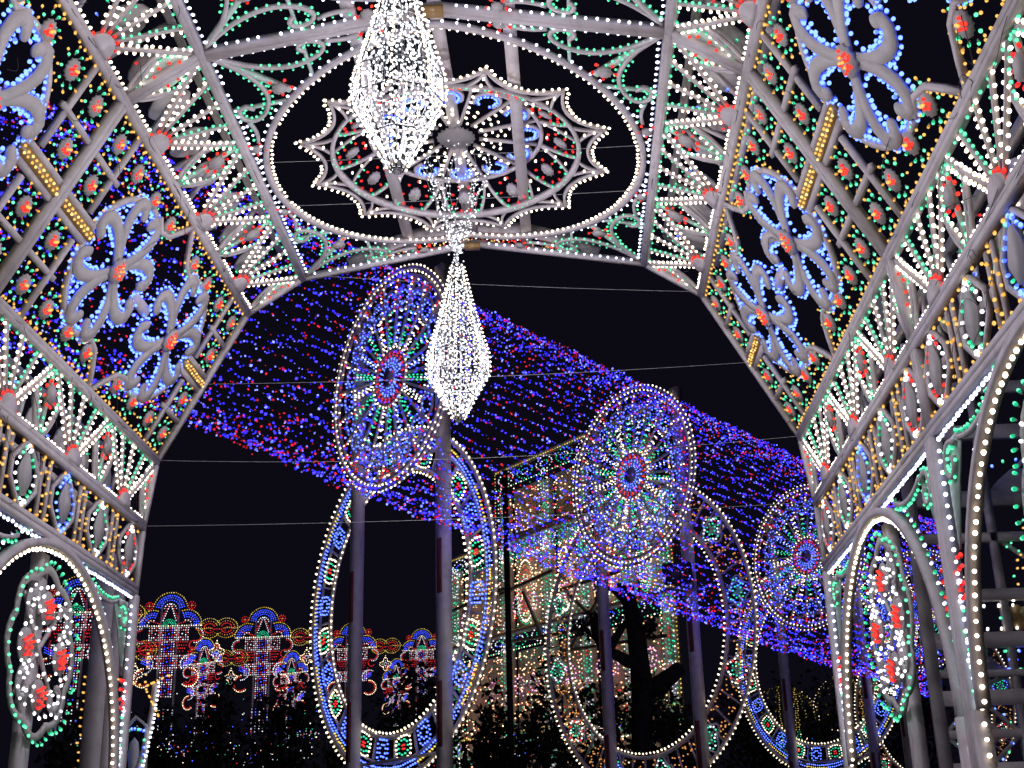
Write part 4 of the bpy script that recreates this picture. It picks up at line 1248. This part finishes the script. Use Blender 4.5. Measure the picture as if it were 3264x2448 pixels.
def ringflower(u, v):
    for j in range(12):
        a = 2 * math.pi * j / 12; fb(u + .36 * math.cos(a), v + .40 * math.sin(a), 'fpink', .045, .42)
    for j in range(5):
        a = 2 * math.pi * j / 5; fb(u + .15 * math.cos(a), v + .15 * math.sin(a), 'fwhite', .024, .42)
def oval(u, v, a_, b_, cols):
    for k, col in enumerate(cols):
        n = int(2 * math.pi * max(a_, b_) * (1 - .14 * k) / .2)
        for j in range(n):
            t = 2 * math.pi * j / n; fb(u + a_ * (1 - .16 * k) * math.cos(t), v + b_ * (1 - .16 * k) * math.sin(t), col)
Z0 = 1.5
# lower storey, the full width; upper storey between u1 and u2
cols_u = [0.35, u1 + .3, u1 + (uR - u1) * .30, u1 + (uR - u1) * .52, u1 + (uR - u1) * .76, uR - .5]
for i, u in enumerate(cols_u):
    column(u, Z0, zl - 1.0 if i in (0, 5) else zt1 - 1.4)
ledges = [zl - .9, zl - 5.4, zl - 10.2]
for v in ledges: scroll_band(0, uR, v - .45, v + .5)
for v in (zt1 - .6, zt1 - 4.4): scroll_band(u1 - .2, u2, v - .45, v + .5)
for v, a, b_ in ((zl - .3, -.15, uR + .2), (zl - 5.0, 0, uR), (zt1, u1 - .4, u2 + .1), (zt1 - 3.9, u1 - .2, u2)):
    mb = MB(); s.board(mb, (a, v), (b_, v), .16, .5, .0); mb.build('cornice', facade, FO)
for i in range(len(cols_u) - 1):
    a, b_ = cols_u[i] + .5, cols_u[i + 1] - .5
    infill(a, b_, Z0, ledges[1] - .5); infill(a, b_, ledges[1] + .5, ledges[0] - .5)
    if i >= 1:
        infill(a, b_, zl - .2, zt1 - 5.0); infill(a, b_, zt1 - 3.8, zt1 - 1.2, 13, i != 3)
    m = (a + b_) / 2
    for v in (ledges[1] + 1.6, ledges[1] - 2.2):
        for q in (a + .6, b_ - .6): ringflower(q, v)
    if i in (1, 2, 3): oval(m, (ledges[0] + ledges[1]) / 2, (b_ - a) * .28, 1.5, ('fcream', 'famber', 'fred', 'fred'))
    if i >= 1: oval(m, zt1 - 7.0, (b_ - a) * .3, 1.2, ('fgreen', 'fwhite', 'fgreen'))
for u, z0, z1 in ((-.05, Z0, zl + .1), (uR + .05, Z0, zl + .1), (u1 - .3, zl, zt1), (u2 + .05, zl, zt1)): fline(u, z0, u, z1, 'fyellow', .18)
for i, v in enumerate(np.arange(ledges[1] + 1.2, ledges[0], 1.1)): oval(uR - 1.6, v, .3, .5, ('fgreen', 'fwhite'))
# steel bracing in front
for (a, b_, c, d) in ((1450, 1960, 1640, 1880), (1625, 1900, 1795, 1822), (1700, 1890, 1850, 2240), (1830, 1880, 1960, 2010), (1960, 1880, 1800, 2160), (1820, 1885, 2010, 1825), (1820, 2080, 2160, 2030), (1640, 2050, 1900, 2010)):
    p, q = fhit(a, b_), fhit(c, d)
    mb = MB(); s.board(mb, p, q, .14, .12, .55, STEEL); mb.build('brace', facade, FO)
mb = MB(); bulb_mesh(mb, s.B, OCT, 1.1); q = mb.build('bulb_chain', facade, FO); q['kind'] = 'stuff'

# lone black mast in front of the facade
Om = ground_at(1618, 46); mb = MB(); tube(mb, [(0, 0, 0), (0, 0, height_at(1618, 1500, 46))], .11, DARK, 8)
o = mb.build('mast'); o.location = Om; tag(o, 'slim black mast standing in front of the left half of the facade', 'mast')

# ================================================================== FLOODLIGHT on the middle frame's right-hand post
FD = 26.4
Of = dirpt(2160, 1832, FD); azf = math.atan2(Of[0], Of[1])
root = thing('floodlight', 'unlit black floodlight box with three rows of small lenses on the middle frame post', 'floodlight', Of)
s = Sheet(facing(Of, azf + .05), tilt=1)
def rbox(x0, x1, z0, z1, r):
    P_ = []
    for cx, cz, a in ((x1 - r, z1 - r, 0), (x0 + r, z1 - r, 90), (x0 + r, z0 + r, 180), (x1 - r, z0 + r, 270)):
        for q in (0, 30, 60, 90): P_.append((cx + r * math.cos(math.radians(a + q)), cz + r * math.sin(math.radians(a + q))))
    return P_
zc_ = Of[2]
mb = MB(); s.plate(mb, rbox(-.30, .30, zc_ - .20, zc_ + .22, .06), .16, 0, DARK); mb.build('body', root, Of)
LENS = painted('lens_glass', (0.12, 0.12, 0.10), (0.08, 0.08, 0.07), rough=.15)
for j in range(3):
    for i in range(8):
        mb = MB(); c = (-.21 + .06 * i, zc_ + .10 - .07 * j)
        s.plate(mb, [(c[0] + .021 * math.cos(a), c[1] + .021 * math.sin(a)) for a in np.linspace(0, 2 * math.pi, 9)[:-1]], .012, .16, LENS); mb.build('lens', root, Of)
mb = MB(); s.plate(mb, [(.06, zc_ - .135), (.2, zc_ - .135), (.2, zc_ - .12), (.06, zc_ - .12)], .003, .166, STEEL); mb.build('name_plate', root, Of)
mb = MB(); s.board(mb, (-.34, zc_ - .30), (.42, zc_ - .30), .05, .2, -.1, STEEL); s.board(mb, (.3, zc_ - .32), (.3, zc_ + .05), .04, .04, -.09, STEEL); mb.build('bracket', root, Of)

# ================================================================== SCREEN OF LIT FRAMES BEYOND THE RIGHT ARCADE
YS = 14.75
root = thing('light_screen', 'stacked white timber screen with blue and red diamond panel beyond the right arcade', 'light screen', (5.2, YS, 0))
SO = np.array((5.2, YS, 0.0))
def PS(u, v, w): return (u, YS - w, v)
s = Sheet(PS, tilt=.7); x0, x1 = 3.98, 7.2
for x, b in ((x0, .13), (4.86, .08), (5.75, .10), (6.6, .1), (x1, .13)):
    mb = MB(); s.board(mb, (x, 0), (x, 8.4), b, .1, .0); mb.build('post', root, SO)
for z, b in ((6.95, .13), (6.40, .16), (5.60, .17), (5.14, .10), (4.48, .13), (3.98, .17), (3.62, .07), (3.36, .16), (2.98, .09), (2.62, .12)):
    mb = MB(); s.board(mb, (x0 + .06, z), (x1 - .06, z), b, .09, .01); mb.build('cross_bar', root, SO)
for (a, b_) in (((4.9, 5.6), (5.7, 6.4)), ((4.9, 5.14), (5.7, 4.5)), ((4.1, 3.36), (4.8, 3.6)), ((5.8, 5.6), (6.55, 6.4))):
    mb = MB(); s.board(mb, a, b_, .045, .04, .0); mb.build('brace', root, SO)
for cx in (4.42, 5.30):
    c = (cx, 2.98)
    for r, b in ((.40, .06), (.2, .05)):
        mb = MB(); s.ribbon(mb, [(c[0] + r * 1.05 * math.cos(a), c[1] + r * .92 * math.sin(a)) for a in (0, math.pi / 2, math.pi, 3 * math.pi / 2)], b, .05, .03, closed=True); mb.build('diamond_board', root, SO)
    for q in (.07, -.07): s.bulb(c[0], c[1] + q, 0, 0, 'red', .019, .1, up=1)
    for i in range(18):
        a = 2 * math.pi * i / 18
        s.bulb(c[0] + .31 * math.cos(a), c[1] + .30 * math.sin(a), math.cos(a), math.sin(a), ('blue', 'green', 'blue')[i % 3], .0165, .08)
    for q in range(8): s.bulb(cx + random.uniform(-.42, .42), 2.98 + random.choice((-1, 1)) * random.uniform(.3, .36), 0, 0, 'amber', .016, .08, up=1)
for cx, cz in ((4.42, 3.70), (5.30, 3.70), (5.25, 5.74), (6.1, 5.74), (6.1, 3.7)):
    mb = MB(); s.plate(mb, [(cx - .36, cz - .06), (cx + .36, cz - .06), (cx + .22, cz + .08), (cx + .08, cz + .19), (cx, cz + .22), (cx - .08, cz + .19), (cx - .22, cz + .08)], .04, .02); mb.build('pediment', root, SO)
    for i in range(11):
        a = math.radians(200 - 22 * i)
        s.bulb(cx + .40 * math.cos(a), cz + .05 + .26 * math.sin(a), math.cos(a), math.sin(a), 'blue' if i % 4 else 'green', .0175, .08)
for cx in (5.0, 5.95):
    mb = MB(); s.rosette(mb, (cx, 4.22), .15, 10, .04, .03, GOLD); mb.build('sun_disc', root, SO)
    s.circle((cx, 4.22), .2, 9, ('white', 'green', 'cream'), .0185, .08)
for i in range(60):
    s.bulb(random.uniform(4.9, 7.1), random.choice((4.86, 5.3, 4.7, 5.0)) + random.uniform(-.12, .12), 0, 0, 'amber' if i % 3 else random.choice(('blue', 'green')), .016, .08, up=1)
for z in (4.1, 4.36): s.row((x0 + .1, z), (x1 - .1, z), .16, ('white', 'cream', 'white'), .018, 0, .08, d=(0, 1))
for i in range(26): s.bulb(5.75 + (.05 if i % 2 else -.05), 2.2 + .24 * i, 1 if i % 2 else -1, 0, 'amber', .0155, .08)
mb = MB(); bulb_mesh(mb, s.B, MED, 1.3); q = mb.build('bulb_chain', root, SO); q['kind'] = 'stuff'

# the lit post screen beyond the left arcade
az_l = 0
YL = 16.0
root = thing('light_screen', 'white post pair with a blue and green lozenge and amber star beyond the left arcade', 'light screen', (-5.9, YL, 0))
LO = np.array((-5.9, YL, 0.0))
def PL(u, v, w): return (u, YL - w, v)
s = Sheet(PL, tilt=.7)
for x, b, t in ((-5.78, .24, .15), (-5.60, .10, .12)):
    mb = MB(); s.board(mb, (x, 0), (x, 5.6), b, t, 0); mb.build('post', root, LO)
for r, b in ((.26, .05),):
    poly = [(-5.28 + r * .75 * a, 3.15 + r * 1.7 * b_) for a, b_ in ((0, 1), (.7, .75), (.8, -.6), (.1, -1), (-.7, -.75), (-.8, .6))]
    mb = MB(); s.ribbon(mb, poly, .04, .05, .02, closed=True); mb.build('lozenge_frame', root, LO)
    core = [(-5.28 + .07 * math.cos(a), 3.15 + .2 * math.sin(a)) for a in np.linspace(0, 6.28, 9)[:-1]]
    mb = MB(); s.plate(mb, core, .03, .03, GREY); mb.build('cutout_board', root, LO)
    for i in range(24):
        a = 2 * math.pi * i / 24
        q = 1 / max(abs(math.cos(a)), abs(math.sin(a))) ** .7
        s.bulb(-5.28 + .13 * q * math.cos(a), 3.15 + .30 * q * math.sin(a), math.cos(a), math.sin(a), ('blue', 'blue', 'green')[i % 3], .0175, .08)
for i in range(40):
    t = random.random(); arm = random.choice(((-.35, .1), (.35, .15), (.02, .45), (.22, -.4)))
    s.bulb(-5.2 + arm[0] * t, 3.95 + arm[1] * t, 0, 0, 'amber', .0165, .07, up=1)
for i in range(22): s.bulb(-5.95 + random.gauss(0, .012), 2.0 + .1 * i, -1, 0, 'amber', .0165, .08)
for i in range(34):
    t = i / 33; s.bulb(-4.93 - .75 * (1 - math.sqrt(max(0, 1 - (1 - t) ** 2))) - .1, 2.2 + 1.8 * t, 1, 0, 'white', .017, .08)
mb = MB(); s.ribbon(mb, [(-4.98 - .75 * (1 - math.sqrt(max(0, 1 - (1 - t) ** 2))) - .1, 2.2 + 1.8 * t) for t in np.linspace(0, 1, 14)], .06, .06, .0); mb.build('arch_board', root, LO)
mb = MB(); s.board(mb, (-5.9, 2.62), (-4.9, 2.80), .03, .03, .14, STEEL); mb.build('stay_bar', root, LO)
mb = MB(); bulb_mesh(mb, s.B, MED, 1.3); q = mb.build('bulb_chain', root, LO); q['kind'] = 'stuff'

# ================================================================== LIT DOME TREES far right
for sx, sy, hd, lb in ((2462, 2190, 60, 'round wire dome outlined in yellow bulbs, left of the third frame post'), (2668, 2150, 58, 'round wire dome outlined in yellow bulbs beside the right gallery post')):
    O = ground_at(sx, hd); zt = height_at(sx, sy, hd); az = math.atan2(O[0], O[1])
    root = thing('light_dome', lb, 'light dome', O, 'yellow light domes in the dark trees')
    s = Sheet(facing(O, az), tilt=1)
    R = 1.5
    def b(x, y, w, col): s.bulb(x, zt + y, 0, 0, col, .02, w, up=1)
    fr = MB()
    for k in range(7):
        ph = math.pi * k / 7
        pts = []
        for i in range(13):
            a = math.pi * i / 12
            pts.append(s.P(R * math.cos(a) * math.cos(ph), zt - R + R * math.sin(a), R * math.cos(a) * math.sin(ph)))
        tube(fr, pts, .02, STEEL, 4)
        for i in range(34):
            a = math.pi * i / 33
            if random.random() < (.9 if k == 0 else .45): b(R * math.cos(a) * math.cos(ph), -R + R * math.sin(a), R * math.cos(a) * math.sin(ph), 'fyellow' if k else 'fcream')
    tube(fr, [(O[0], O[1], 0), (O[0], O[1], zt)], .07, STEEL, 6)
    fr.build('wire_frame', root, O)
    for x in (-.15, .3, .5, .62):
        for i in range(26): b(x + random.gauss(0, .02), -.3 - i * .1, .2, 'fyellow' if i < 17 else 'fgreen')
    for i in range(90): b(random.gauss(.35, .45), -R - .6 - abs(random.gauss(0, .9)), random.gauss(0, .3), random.choice(('fgreen', 'fgreen', 'fgreen', 'fcream', 'fblue')))
    mb = MB(); bulb_mesh(mb, s.B, OCT, 1.1); q = mb.build('bulb_chain', root, O); q['kind'] = 'stuff'

# ================================================================== TREES
def limb(mb, pts, rs, n=7):
    pts = [np.array(p, float) for p in pts]
    V = []; F = []
    for i, p in enumerate(pts):
        d = pts[min(i + 1, len(pts) - 1)] - pts[max(i - 1, 0)]; d /= np.linalg.norm(d)
        a = np.cross(d, (0, 1.0, 0)) if abs(d[1]) < .9 else np.cross(d, (1.0, 0, 0)); a /= np.linalg.norm(a); b = np.cross(d, a)
        for k in range(n):
            t = 2 * math.pi * k / n; rr = rs[i] * random.uniform(.9, 1.1)
            V.append(p + rr * (a * math.cos(t) + b * math.sin(t)))
    for i in range(len(pts) - 1):
        for k in range(n): F.append((i * n + k, i * n + (k + 1) % n, (i + 1) * n + (k + 1) % n, (i + 1) * n + k))
    F.append(tuple(range((len(pts) - 1) * n, len(pts) * n)))
    mb.add(V, F, BARK)
def leaves(mb, C, n, spread, size, mats=(LEAF, LEAF, LEAF2)):
    """leaf-sized faces gathered in clumps through the crown"""
    C = np.array(C, float)
    P = []
    nc = max(8, n // 60)
    cl = []
    while len(cl) < nc:
        q = rng.uniform(-1, 1, 3)
        rr = np.linalg.norm(q)
        if .25 < rr < 1: cl.append(q * spread * (rng.uniform(.75, 1.1)))
    cl = np.array(cl)
    idx = rng.integers(0, nc, n)
    pos = C + cl[idx] + rng.normal(0, 1, (n, 3)) * (np.array(spread) * .11 + .12)
    for k, m in enumerate(mats):
        sel = pos[k::len(mats)]; N = len(sel)
        a = rng.normal(0, 1, (N, 3)); a /= np.linalg.norm(a, axis=1, keepdims=True)
        b = np.cross(a, rng.normal(0, 1, (N, 3))); b /= np.linalg.norm(b, axis=1, keepdims=True)
        sz = size * rng.uniform(.6, 1.3, (N, 1))
        V = np.stack([sel - a * sz, sel + b * sz * .45, sel + a * sz, sel - b * sz * .45], 1).reshape(-1, 3)
        F = (np.arange(N) * 4)[:, None] + np.arange(4)[None]
        mb.f.append((F + mb.nv, mb.mi(m))); mb.v.append(V); mb.nv += len(V)
def tree(sx, sy, hd, wpx, label, n=2600):
    O = ground_at(sx, hd); zt = height_at(sx, sy, hd); w = wpx / 4147 * hd
    root = thing('tree', label, 'tree', O, 'dark park trees')
    h = max(zt, 3.0)
    tr = MB()
    limb(tr, [(0, 0, 0) + O, O + (.1, 0, h * .3), O + (-.05, .1, h * .6), O + (.1, 0, h * .85)], [.2, .16, .11, .04])
    for q in range(6):
        a = 6.28 * q / 6 + random.random(); z = h * random.uniform(.3, .6)
        limb(tr, [O + (0, 0, z), O + (w * .25 * math.cos(a), w * .25 * math.sin(a), z + h * .12), O + (w * .42 * math.cos(a), w * .42 * math.sin(a), z + h * .25)], [.07, .05, .02], 5)
    tr.build('trunk', root, O)
    cr = MB(); leaves(cr, O + (0, 0, h * .62), n, np.array((w / 2, w / 2, h * .40)), .16)
    cr.build('crown', root, O)
trees = [(330, 2230, 42, 260, 'dark tree between the left gallery post and the white arcade posts'), (520, 2265, 46, 300, 'dark rounded tree below the tallest crowned arch'),
         (720, 2170, 50, 240, 'dark tree under the lower bow garland'), (905, 2140, 50, 250, 'dark tree beside the left rim of the nearest ring'),
         (1120, 2330, 52, 260, 'low dark tree inside the nearest ring below its left post'), (1330, 2080, 47, 230, 'tall dark tree inside the nearest ring by its right post'),
         (1560, 2230, 47, 240, 'dark tree outside the right rim of the nearest ring'), (1720, 2190, 44, 230, 'dark tree hiding the foot of the facade, left of the middle ring'),
         (1930, 2290, 45, 300, 'dark tree under the pruned trunk inside the middle ring'), (2120, 2270, 48, 240, 'dark tree inside the middle ring at its right post'),
         (2360, 2170, 64, 260, 'dark tree between the middle and third rings'), (2570, 2150, 63, 330, 'dark tree behind the two yellow light domes'),
         (2820, 2080, 64, 300, 'dark tree behind the right arcade pole')]
for sx, sy, hd, w, lb in trees: tree(sx, sy, hd, w, lb)
# the pruned tree
hd = 43.0; O = ground_at(1990, hd)
root = thing('tree', 'pruned bare tree with stubby limbs standing dark before the facade', 'tree', O, 'dark park trees')
def q3(x, y, dy=0.0):
    p = dirpt(1420 + x * .838, 1650 + y * .838, hd + dy); return p
tr = MB()
limb(tr, [O, q3(745, 640), q3(738, 540), q3(725, 440), q3(706, 360), q3(692, 300), q3(690, 262)], [.36, .36, .34, .30, .27, .25, .24], 9)
tr.build('trunk', root, O)
for pts, rs in (([q3(700, 345), q3(672, 310, .3), q3(640, 282, .5), q3(620, 266, .6)], [.12, .10, .08, .07]), ([q3(676, 312, .3), q3(664, 280, .3), q3(660, 248, .2)], [.10, .085, .07]),
                ([q3(738, 560), q3(690, 545, -.3), q3(648, 520, -.5), q3(612, 510, -.6)], [.22, .20, .19, .15]), ([q3(612, 520, -.5), q3(640, 470, -.4), q3(668, 425, -.3), q3(690, 395, -.2)], [.16, .14, .12, .10]),
                ([q3(615, 520, -.5), q3(590, 470, -.6), q3(575, 420, -.7), q3(572, 380, -.7)], [.2, .2, .19, .17]), ([q3(590, 480, -.6), q3(555, 450, -.7), q3(530, 420, -.8), q3(508, 398, -.8)], [.07, .05, .04, .03]),
                ([q3(780, 650), q3(820, 630, .3), q3(860, 600, .4), q3(895, 572, .5)], [.3, .3, .27, .24]), ([q3(735, 440), q3(752, 430, .2), q3(765, 412, .2)], [.12, .1, .08]),
                ([q3(668, 425, -.3), q3(655, 400, -.4), q3(640, 385, -.4)], [.05, .04, .03])):
    mb = MB(); limb(mb, pts, rs, 8); mb.build('limb', root, O)
cr = MB()
for x, y, r in ((575, 385, .22), (530, 430, .2), (768, 420, .22), (610, 715, .9), (760, 740, 1.2), (850, 740, 1.0)):
    leaves(cr, q3(x, y), int(500 * r), np.array((r, r, r * .8)), .13)
cr.build('crown', root, O)

# strings of small lights caught in the trees
B = []
for (sx, sy, r, n) in ((985, 2340, 20, 60), (560, 2390, 34, 70), (760, 2400, 60, 120), (1000, 2350, 90, 60), (870, 2400, 60, 80), (470, 2330, 60, 40), (640, 2260, 80, 40), (270, 2370, 30, 70), (1660, 2380, 60, 50), (1430, 2400, 50, 40), (1750, 2290, 40, 40), (700, 2330, 60, 50), (1700, 2200, 50, 40), (930, 2250, 70, 40)):
    for i in range(n // 5 if r > 35 else n // 2):
        p = dirpt(sx + random.gauss(0, r), sy + random.gauss(0, r * .5), 40.5 + random.random())
        B.append((p, (0, -1, 0), random.choice(('fwhite', 'fwhite', 'fwhite', 'fblue', 'fblue', 'fred', 'fgreen', 'fcream')), random.uniform(.010, .020)))
mb = MB(); bulb_mesh(mb, B, OCT, 1.1); tubeM = mb
o = mb.build('tree_lights'); o['kind'] = 'stuff'; o['label'] = 'scattered white and coloured fairy lights caught in the dark foliage'

# ================================================================== TIE CABLES across the gallery and the sky
def tie(p, q, sag, label, r=.0022):
    p = np.array(p); q = np.array(q); m = p
    mb = MB(); tube(mb, [p + (q - p) * t + (0, 0, -sag * 4 * t * (1 - t)) for t in np.linspace(0, 1, 17)], r, PALEWIRE, 4)
    o = mb.build('tie_cable', None, m); o.location = m; tag(o, label, 'cable', 'tie cables across the gallery')
def V(h, z, y, sd): return (XC + sd * h * K, y, EYE + z * K)
yq = Y0 - .03
tie(V(.147, .491, yq, -1), V(.1945, .459, yq, 1), .03, 'thin cable crossing the sky under the ceiling edge, through the neck of the lower chandelier')
tie(V(.23, .394, yq, -1), V(.23, .394, yq, 1), .05, 'thin cable crossing the opening level with the gold bars')
tie(V(.264, .329, yq, -1), V(.264, .329, yq, 1), .12, 'thin cable crossing the opening from the upper corners of the lower fan panels')
tie(V(.271, .274, yq, -1), V(.271, .274, yq, 1), .05, 'thin cable crossing the opening from the frieze corners')
tie(V(.15, .488, 12.2, -1), V(.15, .488, 12.2, 1), .02, 'thin cable under the round ceiling opening, farther of the pair')
tie(V(.15, .488, 11.3, -1), V(.15, .488, 11.3, 1), .02, 'thin cable under the round ceiling opening, nearer of the pair')
